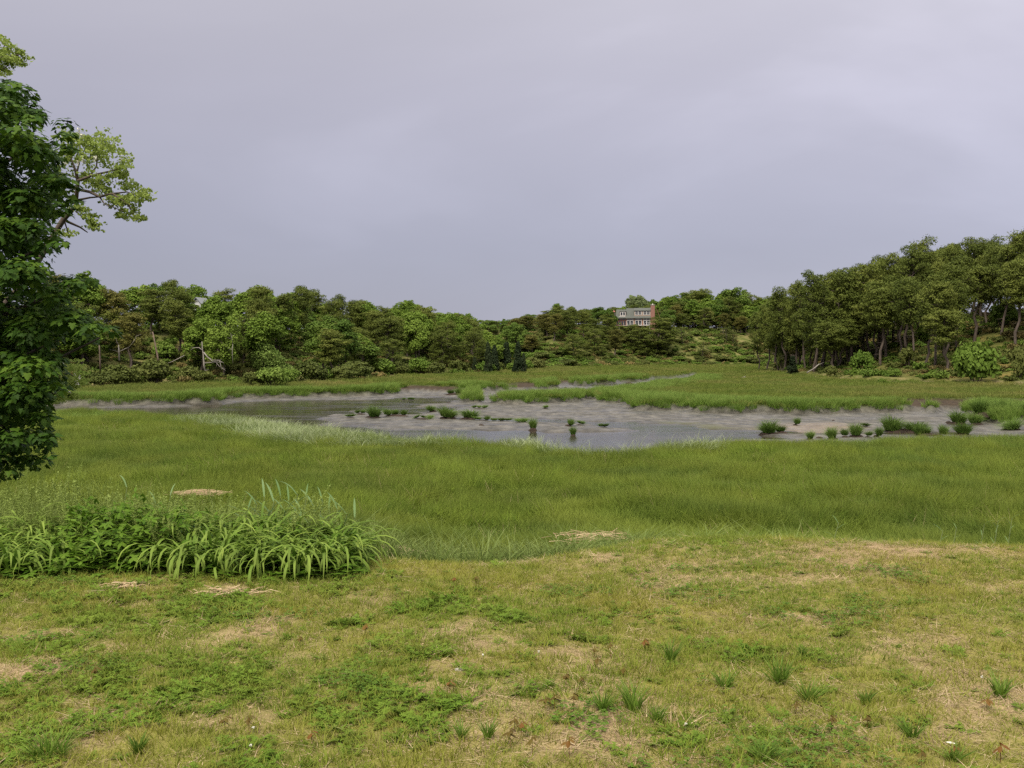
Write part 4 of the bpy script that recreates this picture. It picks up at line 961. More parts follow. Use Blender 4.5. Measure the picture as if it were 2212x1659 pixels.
for px, ty, yy in [(1642, 684, 232), (1660, 668, 226), (1680, 648, 220), (1700, 634, 212), (1722, 622, 206), (1742, 604, 202)]:
    p = Q(px, ty, yy); z0 = hz(p.x, yy); plant('pine', p.x, yy, h=min(p.z - z0, 17), wid=.8, label=f"{WORD['pine']} stepping down the hill end", group='pines stepping down the hill end')
for i, px in enumerate([1762, 1780, 1797, 1812, 1836, 1858, 1880, 1904, 1932, 1960, 1990]):
    yy = 186 + (i % 3) * 5; p = Q(px, sky_at(rightsky, px) + 3 * (i % 2), yy); z0 = hz(p.x, yy)
    plant('pine', p.x, yy, h=min(p.z - z0, 17), wid=.78, label=f"{WORD['pine']} crowning the hill edge", group='pines crowning the hill edge')
for i, (px, py, wp, hp, kd, nm) in enumerate([(2108, 824, 118, 98, 'shrub', 'largest bright green leafy shrub at the sandy foot of the pine hill'), (1862, 812, 74, 54, 'shrub', 'wide bright leafy shrub on the bank below the pines'), (1990, 806, 40, 42, 'shrub', 'small green shrub between the two largest leafy shrubs'), (2200, 822, 60, 76, 'shrubo', 'dark green shrub at the far end of the sandy strip'), (2060, 752, 60, 50, 'shrub', 'green shrub up the slope above the largest shrub'),
        (2035, 812, 40, 60, 'shrubo', 'olive shrub against the side of the largest leafy shrub'), (1795, 812, 40, 30, 'shrubo', 'low olive shrub near the fallen log'), (1690, 800, 36, 60, 'shrubo', 'dark leafy bush under the corner pines'), (1960, 795, 50, 46, 'shrubo', 'shadowy shrub below the hill pines'), (1935, 818, 30, 18, 'shrub', 'yellowish low bush on the orange bank'), (2165, 780, 70, 60, 'shrub', 'leafy shrub behind the largest shrub'), (1905, 822, 24, 14, 'shrub', 'tiny green bush at the bank edge by the wide shrub'), (2240, 800, 70, 80, 'shrub', 'leafy shrub at the edge of the pine hill')]):
    xx, yy = P(px, py, .7); r_ = float(poly_sd(RIGHT, [xx], [yy])[0])
    if r_ < 1.5: yy += 4; 
    if py < 800: yy = 160 + (800 - py) * .3
    pnt = Q(px, py, yy); s_ = yy / F
    o = plant(kd, pnt.x, yy, h=hp * s_, wid=1, z=hz(pnt.x, yy) - .1, label=nm)
    o.scale.x = wp * s_ / 3.0; o.scale.y = o.scale.x * .8
# dense mesh for the very large shrub
# ================================================================== big maple
M['maple'] = leaf_mat('maple_leaves', (.012, .030, .004), (.034, .078, .007), (.10, .165, .016), trans=.25, objvar=.1, rough=.6, spec=.12)
M['maple_bark'] = plain_mat('maple_bark', (.10, .085, .07), (.05, .04, .033), 9, .9, .5, stretch=(1, 1, .25))
def maple_leaf():
    prof = [(0, 0), (.16, -.10), (.46, -.04), (.30, .14), (.52, .40), (.28, .38), (.24, .52), (0.0, .95)]
    pts = prof + [(-a, b) for a, b in prof[-2:0:-1]]
    v = [(0, .30, .03)] + [(a, b, -.10 * (a * a) ** .5 - .05 * b) for a, b in pts]
    f = [(0, i, i + 1) for i in range(1, len(pts))] + [(0, len(pts), 1)]
    return np.array(v), np.array(f)
LV, LF = maple_leaf()
rng = np.random.RandomState(90)
MD = 13.4; mroot = Vector((-9.6, 14.2, hz(-9.6, 14.2)))
edge = [(15, 222, 70), (66, 245, 42), (40, 320, 85), (95, 340, 55), (140, 300, 32), (150, 330, 28), (120, 400, 52), (60, 440, 85), (128, 455, 38), (150, 440, 26), (40, 520, 75), (100, 520, 40), (132, 525, 22), (40, 610, 80), (115, 640, 55), (165, 620, 38), (198, 608, 22), (150, 690, 60), (195, 722, 40), (235, 716, 24), (252, 722, 14), (80, 720, 85), (45, 800, 85), (115, 780, 42), (108, 835, 42), (35, 880, 85), (92, 900, 42), (98, 955, 40), (30, 960, 60), (72, 1000, 35), (15, 1020, 35), (100, 990, 20), (-30, 250, 90), (-60, 400, 120), (-60, 560, 120), (-70, 700, 130), (-70, 850, 120), (-60, 980, 80)]
clumps = []
for px, py, rp in edge:
    for j in range(5 if rp > 40 else 3):
        c = Q(px + rng.randn() * rp * .2, py + rng.randn() * rp * .2, MD + rng.randn() * .5 + (.0 if px > 60 else -.2)); s_ = rp * MD / F
        clumps.append((c.x, c.y, c.z, s_ * .60, s_ * .40))
    if px > 0 and rp > 30:
        for j in range(3):
            c = Q(px - 25 + rng.randn() * 12, py + rng.randn() * 14, MD + 1.0 + rng.rand()); clumps.append((c.x, c.y, c.z, rp * MD / F * .85, rp * MD / F * .65))
for i in range(150):
    d = rng.randn(3); d /= np.linalg.norm(d)
    c = Vector((-9.9, 14.4, 5.3)) + Vector((d[0] * 2.9, d[1] * 2.9, d[2] * 3.1)) * (.55 + .45 * rng.rand())
    px, py = proj(*c)
    if px > 20: continue
    clumps.append((c.x, c.y, c.z, .55 + .3 * rng.rand(), .38))
cl = np.array(clumps); n = 56000
wgt = cl[:, 3] ** 2 * np.where(cl[:, 0] > -8.2, 2.6, 1.0); pk = rng.choice(len(cl), n, p=wgt / wgt.sum())
d = rng.randn(n, 3); d /= np.linalg.norm(d, axis=1)[:, None]; d[:, 2] = np.where((d[:, 2] < 0) & (rng.rand(n) < .7), -d[:, 2], d[:, 2])
rr = .70 + .38 * rng.rand(n)
pos = cl[pk, :3] + d * rr[:, None] * np.stack([cl[pk, 3], cl[pk, 3], cl[pk, 4]], -1)
# leaf plane faces up and outwards, its tip hangs down and out
nrm = d * .75 + np.array([.0, -.15, .75]) + rng.randn(n, 3) * .28; nrm /= np.linalg.norm(nrm, axis=1)[:, None]
tip_ = d * np.array([1, 1, .2]) + np.array([0, 0, -.55]) + rng.randn(n, 3) * .35
tip_ -= nrm * (tip_ * nrm).sum(1)[:, None]; tip_ /= np.linalg.norm(tip_, axis=1)[:, None]
sidev = np.cross(tip_, nrm); size = .088 * (.6 + .7 * rng.rand(n))
LVt = sidev[:, None, :] * (LV[None, :, 0, None]) + tip_[:, None, :] * (LV[None, :, 1, None]) + nrm[:, None, :] * (LV[None, :, 2, None])
V = pos[:, None, :] + LVt * size[:, None, None] - np.array(mroot)
rn_ = .5 * rng.rand(len(cl))[pk] + .5 * rng.rand(n)
# the 280 outermost leaves towards the camera are single leaves
pxs = 1106 + F * pos[:, 0] / pos[:, 1]
score = pxs + (16 - pos[:, 1]) * 60
score[pxs < 0] = -1e9
order = np.argsort(-score); single = order[:280]; rest = order[280:]
maple = obj('maple_tree', None, loc=mroot)
nv = len(LV)
V_ = V[rest]; ff = (LF[None] + (np.arange(len(rest)) * nv)[:, None, None]).reshape(-1, 3)
fo = obj('foliage', mesh_np('maple_foliage', V_.reshape(-1, 3), ff, M['maple'], {'rnd': np.repeat(rn_[rest], nv), 'tt': np.zeros(len(rest) * nv)}), maple); fo['kind'] = 'stuff'
lmesh = [mesh_np('leaf', LV, LF, M['maple'], {'rnd': np.full(nv, q), 'tt': np.zeros(nv)}) for q in (.2, .4, .6, .8)]
for i in single:
    lo = obj('leaf', lmesh[i % 4], maple)
    mt = Matrix((sidev[i], tip_[i], nrm[i])).transposed()
    lo.matrix_basis = Matrix.Translation(Vector(pos[i]) - mroot) @ mt.to_4x4() @ Matrix.Scale(size[i], 4)
mb = MB(); mb.tube(wob(rng, (0, 0, -.4), (-.1, .1, 6.6), 7, .10), [.30, .25, .22, .19, .15, .11, .08, .04], 10)
mb.build('trunk', M['maple_bark'], maple, True)
for i, (px, py, rp) in enumerate(edge[:31:2]):
    e = Q(px - 25 - rp * .8, py + 8, MD + .4) - mroot; z = max(.8, e.z * .75 - .4)
    mb = MB(); mb.tube(wob(rng, (0, 0, z), e, 4, .12), [.07, .055, .04, .028, .012], 6, False); mb.build('branch', M['maple_bark'], maple, True)
tag(maple, 'large dark green maple with layered lobed leaves hanging beside the lawn', 'tree')
# ---- locust tree behind the maple
M['locust'] = leaf_mat('locust_leaflets', (.15, .21, .04), (.24, .31, .065), (.34, .41, .12), trans=.45, objvar=.2)
M['blossom'] = leaf_mat('white_blossom', (.62, .60, .50), (.72, .70, .60), (.8, .78, .68), trans=.2, objvar=.2)
LD = 17.5; lr = Vector((-10.6, 17.8, hz(-10.6, 17.8)))
loc_t = obj('locust_tree', None, loc=lr); ps = LD / F
def c1(a, b): return (a * .3472, 64 + b * .3472)
limbs = [([(-180, 900), (-60, 740), (60, 600), c1(395, 1180), c1(470, 1100), c1(485, 940), c1(470, 880), (150, 330)], .07, .016), ([c1(340, 960), c1(400, 975), c1(560, 1010), c1(620, 1040), c1(700, 1020), c1(800, 1090), c1(850, 1190)], .035, .010),
         ([c1(485, 940), c1(580, 905), c1(690, 880), c1(780, 850)], .026, .008), ([c1(410, 1190), c1(500, 1230), c1(545, 1262)], .024, .008), ([c1(485, 1060), c1(560, 1045), c1(620, 1040)], .02, .012), ([c1(620, 1040), c1(650, 1085), c1(770, 1130)], .014, .006),
         ([c1(560, 910), c1(600, 850), c1(610, 760), c1(590, 690)], .018, .006), ([c1(480, 880), c1(500, 800), c1(540, 720)], .018, .006), ([c1(700, 1020), c1(790, 1010), c1(880, 1040)], .016, .006), ([c1(400, 1190), c1(420, 1250), c1(430, 1290)], .014, .005), ([c1(470, 1130), c1(520, 1170), c1(590, 1215)], .014, .005),
         ([(-60, 740), (-70, 400), (-40, 200), (0, 125), (42, 118)], .07, .01), ([(-20, 165), (5, 150), (20, 140)], .02, .006), ([(-10, 145), (5, 110), (12, 92)], .02, .006), ([(-60, 740), (60, 790), (130, 800), (165, 815)], .05, .008), ([(60, 790), (110, 850), (150, 850)], .03, .006)]
mb = MB()
for i, (pts, a, b) in enumerate(limbs):
    p3 = [Q(u, v, LD + .25 * math.sin(i * 2 + k * .7)) - lr for k, (u, v) in enumerate(pts)]
    nn = len(p3); mb = MB(); mb.tube(p3, [a + (b - a) * k / (nn - 1) for k in range(nn)], 6, False); mb.build('limb', M['bark'], loc_t, True)
mb = MB(); mb.tube([(0, 0, -.3), (.3, 0, 1.5), Q(-180, 900, LD) - lr, Q(-120, 820, LD) - lr], [.2, .17, .13, .11], 8); mb.build('trunk', M['bark'], loc_t, True)
lcl = [(208, 300, 24), (194, 325, 30), (167, 335, 34), (226, 330, 28), (268, 342, 20), (146, 352, 30), (208, 352, 30), (243, 380, 20), (219, 405, 17), (275, 405, 24), (300, 424, 20), (288, 448, 16), (298, 468, 11), (244, 434, 14), (271, 466, 10), (194, 472, 10), (168, 462, 12), (203, 486, 8), (148, 505, 12), (175, 450, 9), (185, 385, 12), (130, 385, 26), (232, 310, 12), (180, 300, 12), (265, 375, 14), (160, 300, 20), (310, 420, 9), (262, 425, 12),
       (42, 121, 15), (25, 118, 14), (8, 116, 16), (10, 93, 9), (24, 133, 8), (3, 150, 13), (-20, 130, 25), (148, 808, 20), (165, 822, 14), (140, 840, 14), (158, 855, 12), (128, 785, 14), (120, 850, 20), (-10, 1000, 30), (160, 790, 8)]
cl = []
for px, py, rp in lcl:
    m_ = 4 if rp > 12 else 2
    for j in range(m_ * 2):
        c = Q(px + rng.randn() * rp * .62, py + rng.randn() * rp * .55, LD + rng.randn() * .3) - lr; cl += [(c.x + rng.randn() * rp * ps * .28, c.y + rng.randn() * .12, c.z + rng.randn() * rp * ps * .20, .045 + .035 * rng.rand(), .025) for _ in range(9)]
fo = obj('foliage', cloud_mesh('locust_foliage', M['locust'], cl, 10500, .050, rng, upb=.4, jit=1.4, low=.1), loc_t); fo['kind'] = 'stuff'
for px, py in [(134, 782), (138, 790), (162, 806), (166, 822), (172, 814), (150, 840), (170, 280), (176, 292), (205, 338), (262, 338), (168, 350), (180, 345), (142, 348)]:
    c = Q(px, py, LD - .3) - lr
    obj('blossom', cloud_mesh('blossom', M['blossom'], [(c.x, c.y, c.z - .03 * k, .028, .03) for k in range(3)], 26, .028, rng), loc_t)
tag(loc_t, 'light green locust tree with open twisting limbs and white blossoms behind the maple', 'tree')

print('COUNT', {k: sum(1 for o in SC.objects if o.parent is None and o.name.startswith(k)) for k in ('pine', 'oak', 'shrub')}, 'left', sum(1 for o in SC.objects if o.name.startswith('pine_tree') and proj(*o.location)[0] < 1100), 'mid', sum(1 for o in SC.objects if o.name.startswith('pine_tree') and o.location.y > 285))
# ================================================================== brown house on the bluff
HD = 345.0; U = .01173     # metres per pixel of the enlarged view at that distance
def hp(a, b): return (1292.8 + a * .0752, 627 + b * .0752)
hroot = Q(*hp(500, 1015), HD)
brown_shingle = plain_mat('cedar_shingle_wall', (.30, .165, .11), (.20, .105, .07), 6, .9)
roofm = plain_mat('grey_roof_shingle', (.105, .112, .098), (.07, .075, .065), 5, .9)
whitem = plain_mat('white_paint', (.60, .58, .55), (.50, .48, .46), 3, .6)
redwood = plain_mat('redwood_frame', (.22, .10, .07), (.15, .07, .05), 4, .8)
glassm = plain_mat('dark_window_glass', (.035, .04, .045), (.02, .022, .028), 2, .12, spec=.7)
brickm = plain_mat('red_brick', (.30, .15, .115), (.20, .10, .08), 9, .9)
house = obj('brown_house', None, loc=hroot, rot=(0, 0, R(-9)))
tag(house, 'brown shingled house with grey roof, white windows and brick chimney on the bluff', 'house')
def zc(b): return (1015 - b) * U
def xc(a): return (a - 500) * U
W_ = xc(1480)
MB().box(0.15, W_, .1, 7.8, -2.4, 2.62).add([(0.15, .1, 2.6), (0.15, 7.8, 2.6), (0.15, 3.95, 5.9), (W_, .1, 2.6), (W_, 7.8, 2.6), (W_, 3.95, 5.9)], [(0, 1, 2), (3, 5, 4)]).build('wall', brown_shingle, house)
rf = MB()
def slab(x0, x1, pa, pb, th=.16):
    (ya, za), (yb, zb) = pa, pb
    rf.add([(x0, ya, za), (x1, ya, za), (x1, yb, zb), (x0, yb, zb), (x0, ya, za - th), (x1, ya, za - th), (x1, yb, zb - th), (x0, yb, zb - th)], [(0, 1, 2, 3), (7, 6, 5, 4), (0, 4, 5, 1), (1, 5, 6, 2), (2, 6, 7, 3), (3, 7, 4, 0)])
slab(3.3, W_ + .1, (-.5, 2.55), (3.9, 5.97)); slab(3.3, W_ + .1, (3.91, 5.97), (8.3, 2.55))
slab(-.05, 3.3, (-.5, 2.55), (3.6, 5.55)); slab(-.05, 3.3, (3.61, 5.55), (8.0, 2.55))
roof = rf.build('roof', roofm, house)
def window(x0, x1, z0, z1, y, n=1, fr=.10, frm=whitem, mull=False):
    f = MB(); f.box(x0, x1, y - .05, y, z1 - fr, z1); f.box(x0, x1, y - .05, y, z0, z0 + fr); f.box(x0, x0 + fr, y - .05, y, z0 + fr, z1 - fr); f.box(x1 - fr, x1, y - .05, y, z0 + fr, z1 - fr)
    for k in range(1, n):
        xm = x0 + (x1 - x0) * k / n; f.box(xm - fr * .7, xm + fr * .7, y - .05, y, z0 + fr, z1 - fr)
    fo_ = f.build('window', frm, house)
    for k in range(n):
        a = x0 + (x1 - x0) * k / n + fr * .7; b = x0 + (x1 - x0) * (k + 1) / n - fr * .7
        if mull:
            zm = (z0 + z1) / 2
            MB().box(a, b, y - .02, y + .02, z0 + fr, zm - .05).build('pane', glassm, fo_); MB().box(a, b, y - .02, y + .02, zm + .05, z1 - fr).build('pane', glassm, fo_)
            MB().box(a, b, y - .04, y - .022, zm - .05, zm + .05).build('rail', frm, fo_)
        else: MB().box(a, b, y - .02, y + .02, z0 + fr, z1 - fr).build('pane', glassm, fo_)
# wide dormer with two double windows
pale_sh = plain_mat('pale_shingle', (.34, .26, .21), (.27, .205, .165), 6, .9)
dm = MB().box(xc(1020), W_ + .05, .35, 3.2, zc(760), zc(588)).build('dormer', pale_sh, house)
d2 = MB(); x0, x1 = xc(1005), W_ + .15
d2.add([(x0, .1, zc(585)), (x1, .1, zc(585)), (x1, 3.9, zc(500)), (x0, 3.9, zc(500)), (x0, .1, zc(597)), (x1, .1, zc(597)), (x1, 3.9, zc(512)), (x0, 3.9, zc(512))], [(0, 1, 2, 3), (7, 6, 5, 4), (0, 4, 5, 1), (1, 5, 6, 2), (3, 7, 4, 0)])
d2.build('dormer_roof', roofm, dm)
MB().box(xc(1020), W_ - .02, .22, .34, zc(765), zc(748)).build('sill', whitem, dm)
window(xc(1040), xc(1228), zc(712), zc(603), .34, 2, .13, mull=True); window(xc(1278), xc(1470), zc(712), zc(603), .34, 2, .13, mull=True)
# small dormer
dm = MB().box(xc(612), xc(780), .3, 3.0, zc(760), zc(612)).build('dormer', pale_sh, house)
MB().box(xc(600), xc(792), .12, 3.0, zc(612) + .003, zc(600)).build('dormer_roof', roofm, dm); MB().box(xc(580), xc(772), .1, .29, zc(765), zc(748)).build('sill', whitem, dm)
window(xc(620), xc(770), zc(735), zc(622), .29, 2, .16)
# ground floor
for a, b in ((808, 1000), (1042, 1238), (1280, 1470)):
    window(xc(a), xc(b), zc(858), zc(812), .09, 2, .09); window(xc(a), xc(b), .1, zc(866), .09, 2, .14)
MB().box(xc(505), xc(790), -.06, .09, zc(868), zc(800)).build('porch_lintel', redwood, house)
window(xc(515), xc(645), zc(862), zc(818), -.065, 1, .06, redwood); window(xc(652), xc(785), zc(862), zc(818), -.065, 1, .06, redwood)
window(xc(510), xc(790), .02, zc(872), .085, 4, .14, redwood)
MB().box(-.1, W_ + .1, -2.6, .05, -.16, -.004).build('deck', plain_mat('weathered_deck', (.40, .37, .33), (.28, .26, .23), 3), house)
for a in (1.2, 4.8, W_ - .1): MB().box(a - .1, a + .1, -2.5, -2.3, -2.9, -.17).build('post', whitem, house)
dk = MB()
for a in np.arange(0, W_ + .2, 1.36): dk.box(a - .04, a + .04, -2.58, -2.50, 0, .9)
dk.box(xc(1340), W_ + .04, -2.59, -2.49, .901, .96); dk.build('railing', whitem, house)
ch = MB().box(W_ + .06, W_ + 1.6, .1, 1.3, -2.4, 2.6); ch.box(W_ + .06, W_ + 1.45, .2, 1.2, 2.601, 6.8); chn = ch.build('chimney', brickm, house)
MB().box(W_ - .05, W_ + 1.56, .08, 1.32, 6.801, 6.95).build('chimney_cap', plain_mat('concrete_cap', (.5, .45, .42), None, 3), chn)
MB().box(W_ + .5, W_ + .9, .5, .9, 6.951, 7.3).build('flue', plain_mat('pale_clay_flue', (.6, .56, .5), None, 3), chn)
sb = MB(); 
sb.add([(W_ + 2.0, 1.0, 5.6), (W_ + 2.0, 1.2, 5.6), (W_ + 3.2, 1.2, 2.9), (W_ + 3.2, 1.0, 2.9), (W_ + 2.0, 1.0, 5.3), (W_ + 2.0, 1.2, 5.3), (W_ + 3.2, 1.2, 2.6), (W_ + 3.2, 1.0, 2.6)], [(0, 1, 2, 3), (4, 7, 6, 5), (0, 3, 7, 4), (1, 5, 6, 2)])
sb.box(W_ + .07, W_ + 2.2, 2.4, 5, -2.4, 2.0); sb.build('side_wing', redwood, house)
# windsock on its pole
o = obj('windsock_pole', None, loc=Q(*hp(478, 1100), HD - 4))
MB().tube([(0, 0, -1), (-.06, 0, 5.6)], [.06, .04], 6).build('pole', whitem, o)
sk = MB(); sk.tube([(-.05, 0, 5.55), (-.45, 0, 5.62), (-.85, 0, 5.60), (-1.15, 0, 5.5)], [.24, .32, .25, .10], 10); sk.build('windsock', plain_mat('pink_cloth', (.75, .30, .27), (.62, .2, .18), 2), o, True)
tag(o, 'slim white pole with a short pink windsock beside the brown house', 'flagpole')
# white houses glimpsed through the trees on the near ridge
dullwhite = plain_mat('dull_white_siding', (.50, .50, .50), (.42, .42, .43), 3, .8)  # dull white siding, a light grey all round
def white_house(nm, px, py, dist, wd, ht, lb, a):
    o = obj('white_house', None, loc=Q(px, py, dist), rot=(0, 0, a))
    mb = MB(); mb.box(-wd / 2, wd / 2, 0, 3, -1.2, ht * .5); mb.add([(-wd / 2, 0, ht * .5), (wd / 2, 0, ht * .5), (0, 0, ht), (-wd / 2, 3, ht * .5), (wd / 2, 3, ht * .5), (0, 3, ht)], [(0, 1, 2), (3, 5, 4)]); mb.build('wall', dullwhite, o)
    r_ = MB()
    for s_ in (-1, 1): r_.add([(0, -.3, ht + .12), (0, 3.3, ht + .12), (s_ * (wd / 2 + .3), 3.3, ht * .5 - .05), (s_ * (wd / 2 + .3), -.3, ht * .5 - .05), (0, -.3, ht + .01), (0, 3.3, ht + .01), (s_ * (wd / 2 + .3), 3.3, ht * .5 - .18), (s_ * (wd / 2 + .3), -.3, ht * .5 - .18)], [(0, 1, 2, 3), (7, 6, 5, 4), (0, 3, 7, 4), (3, 2, 6, 7)])
    r_.build('roof', plain_mat('grey_roof', (.24, .25, .26), (.18, .19, .2), 3), o)
    w_ = MB().box(-.4, .4, -.04, -.004, ht * .1, ht * .42).build('window', whitem, o); MB().box(-.32, .32, -.06, -.042, ht * .14, ht * .38).build('pane', glassm, w_)
    tag(o, lb, 'house')
white_house('a', 360, 657, 172, 3.2, 2.1, 'white gabled house half hidden by treetops, the one closer to the maple', .3)
white_house('b', 425, 668, 172, 1.5, 1.9, 'narrow white dormer of a house peeping between treetops on the ridge', -.2)

# ================================================================== marsh tussocks
M['peat'] = plain_mat('dark_peat', (.050, .032, .022), (.020, .013, .010), 6, .9, .6)
M['tussock'] = leaf_mat('tussock_grass', (.032, .070, .010), (.080, .150, .022), (.15, .225, .045), tip=(.22, .28, .08), tipfac=.4, trans=.3, objvar=.5)
def tussock_mesh(seed, n=520):
    """dome of cordgrass one metre across and about 0.7 high"""
    r = np.random.RandomState(seed)
    v, f, rn, tt = blades(n, .27, .42, .80, .026, bend=.70, segs=4, seed=seed, spread=.95, droop=.30, dome=.30)
    return mesh_np('grass_blades', v, f, M['tussock'], {'rnd': rn, 'tt': tt})
def mound_mesh(seed):
    r = np.random.RandomState(seed); rings = 5; seg = 14; V = [(0, 0, .16)]; Fc = []
    for i in range(1, rings + 1):
        for k in range(seg):
            a = k / seg * 6.283; q = i / rings; rad = .5 * q * (1 + .18 * r.randn() * q)
            V.append((math.cos(a) * rad, math.sin(a) * rad, .16 * (1 - q ** 2.2) + .02 * r.randn() - .10 * (q == 1)))
    for k in range(seg): Fc.append((0, 1 + k, 1 + (k + 1) % seg))
    for i in range(rings - 1):
        for k in range(seg): a = 1 + i * seg; Fc.append((a + k, a + seg + k, a + seg + (k + 1) % seg, a + (k + 1) % seg))
    mb = MB(); mb.v = V; mb.f = Fc; return mb.mesh('root_mound', M['peat'], True)
TM = [tussock_mesh(500 + i) for i in range(4)]; MM = [mound_mesh(510 + i) for i in range(3)]
tus = [(807, 902, 38, 23, 'round green tussock on the mud spit beside the open water'), (779, 895, 22, 10, 'small tussock touching the back of the round spit tussock'), (857, 899, 55, 15, 'long low tussock beside the dark thin pool'), (758, 903, 20, 7, 'tiny sparse tussock at the tip of the mud spit'), (935, 889, 21, 18, 'small upright tussock standing by the thin dark pool'),
       (967, 903, 40, 25, 'dense rounded tussock in the middle of the mudflat'), (1011, 905, 36, 22, 'pale bright tussock next to the dense rounded one'), (1042, 907, 30, 9, 'low tuft trailing from the pale bright tussock'), (918, 904, 42, 7, 'flat sparse tussock before the small upright one'), (1152, 927, 19, 25, 'tall dark based tussock standing in the channel shallows'),
       (1227, 918, 18, 14, 'small tussock above the leaning rooted one'), (1252, 917, 18, 8, 'tiny pale tuft next to the small channel tussock'), (1303, 920, 24, 9, 'low tuft alone on the mud in mid channel'), (1238, 937, 17, 20, 'leaning tussock on a dark root clod in the channel'), (1085, 908, 44, 6, 'thin row of sprouts along the mud bar'), (1125, 910, 36, 5, 'thin sprouts further along the mud bar'), (1034, 883, 34, 6, 'scattered sprouts below the grassy point'), (1178, 884, 14, 7, 'single small tuft on the mud under the peninsula bank'),
       (991, 853, 55, 16, 'bushy grass island off the tip of the grassy point'), (883, 862, 26, 5, 'low green patch in the far shallows'), (1662, 937, 44, 28, 'bushy tussock at the near end of the sand bar'), (1691, 935, 26, 18, 'tussock joined to the bushy one by the sand bar'), (1718, 917, 14, 14, 'small tussock on a dark clod on the sand bar'), (1750, 948, 17, 17, 'small tussock against the near bank past the sand bar'), (1800, 949, 25, 23, 'rounded tussock at the near bank'), (1826, 944, 18, 15, 'short tussock between two rounded ones'), (1850, 943, 33, 25, 'wide tussock on the near mud edge'), (1875, 945, 14, 11, 'tiny thin tussock by the near bank'), (1893, 944, 16, 19, 'upright thin tussock by the near bank'),
       (1951, 930, 96, 36, 'largest dark green tussock mound on the mud'), (1868, 922, 22, 7, 'low sprouts behind the wide near tussock'), (2006, 941, 73, 22, 'spreading tussock before the largest mound'), (2078, 939, 36, 23, 'bright tussock beside the spreading one'), (2068, 915, 42, 28, 'dark rooted tussock behind the bright one'), (2111, 919, 36, 22, 'smaller tussock between the dark rooted and the big one'), (2140, 912, 78, 34, 'big tall tussock clump near the bend of the mud'), (2186, 928, 42, 32, 'tall tussock in front of the big clump'), (2214, 915, 34, 30, 'tussock at the very end of the mud')]
for i, (px, py, wp, hp_, lb) in enumerate(tus):
    x_, y_ = P(px, py, -.70); s_ = y_ / F; wv = wp * s_; hv = hp_ * s_
    nsub = max(1, int(round(wv / max(hv * 1.3, .5))))
    zt = float(height(np.array([x_]), np.array([y_]))[0])
    o = obj('grass_tussock', None, loc=(x_, y_, min(max(zt, -.86), -.5) if basin_sd(np.array([x_]), np.array([y_]))[0] > 0 else zt - .1), rot=(0, 0, i * .0))
    mo = obj('root_mound', MM[i % 3], o); mo.scale = (wv * 1.0, max(wv * .7, .4), max(.4, hv * 1.5)); mo.location.z = -.02
    for k in range(nsub):
        b_ = obj('grass_blades', TM[(i + k) % 4], o)
        ox = (k - (nsub - 1) / 2) * wv / nsub + rs.randn() * .08; b_.location = (ox, rs.randn() * .15, .10)
        b_.rotation_euler = (rs.randn() * .14, rs.randn() * .14, 0)
        b_.scale = (wv / nsub * (.95 + .45 * rs.rand()), max(wv / nsub, .5), hv * 1.6 * (.65 + .6 * rs.rand()) / .75); b_.rotation_euler.z = rs.rand() * .8
    tag(o, lb, 'grass tussock', 'tussocks on the mudflat')
# mud lumps and clods
for px, py, wp, lb in [(1293, 935, 22, 'dark ragged clod in the shallow channel water'), (1276, 934, 8, 'small dark clod next to the ragged one'), (1158, 934, 10, 'small dark clod below the channel tussock'), (1359, 826, 20, 'dark peat lump in the narrow upper creek'), (1040, 920, 12, 'dark lump on the middle mud bar'), (680, 873, 6, 'tiny dark lump in the open water'), (1222, 834, 7, 'dark post like lump at the creek mouth'), (657, 822, 9, 'round brown stump at the edge of the ridge'), (1640, 941, 14, 'dark clod at the foot of the bushy tussock'), (1770, 947, 16, 'dark clod by the near tussocks'), (1440, 944, 12, 'flat dark clod in the lower channel'), (2050, 915, 18, 'dark clod at the base of the rooted tussock'), (1800, 911, 7, 'tiny clod on the sand bar'), (970, 872, 8, 'small dark lump near the thin pool')]:
    x_, y_ = P(px, py, -.75 if px != 657 else .3)
    if px == 1359 or px == 1222: x_, y_ = P(px, py, -.45)
    o = obj('mud_clod', mound_mesh(px), loc=(x_, y_, hz(x_, y_) + .02)); s_ = wp * y_ / F; o.scale = (s_, s_ * .7, s_ * (1.0 if px != 657 else 3)); tag(o, lb, 'mud clod' if px != 657 else 'stump')

# ================================================================== day lilies and what grows with them
M['lily'] = leaf_mat('daylily_leaf', (.042, .098, .010), (.098, .182, .019), (.20, .29, .045), tip=(.38, .43, .10), tipfac=.38, trans=.3, objvar=.7, rough=.6, spec=.12)
def strap(seed, ln=.62, wd=.026, arch=.5, up=1.25):
    r = np.random.RandomState(seed); n = 9; V = []; Fc = []; T = []
    el = R(84 - 30 * r.rand()); x = z = 0.0; step = ln / n; curl = arch * (.8 + .4 * r.rand())
    for i in range(n + 1):
        t = i / n; w_ = wd * .5 * (math.sin(math.pi * min(1, .30 + t * .55)) if t < .6 else math.cos((t - .6) / .4 * math.pi / 2) ** .8 * .98)
        V += [(x, -w_, z + w_ * .45), (x, 0, z), (x, w_, z + w_ * .45)]; T += [t] * 3
        el -= curl * (.10 + .75 * t) ; x += math.cos(el) * step; z += math.sin(el) * step
    for i in range(n): 
        a = i * 3; Fc += [(a, a + 1, a + 4, a + 3), (a + 1, a + 2, a + 5, a + 4)]
    return mesh_np('leaf', np.array(V), np.array(Fc), M['lily'], {'rnd': np.full(len(V), r.rand()), 'tt': T}, smooth=True)
ST = [strap(600 + i, .37 + .042 * (i % 5), .0185, .68 + .14 * (i % 4)) for i in range(10)]
lil = []
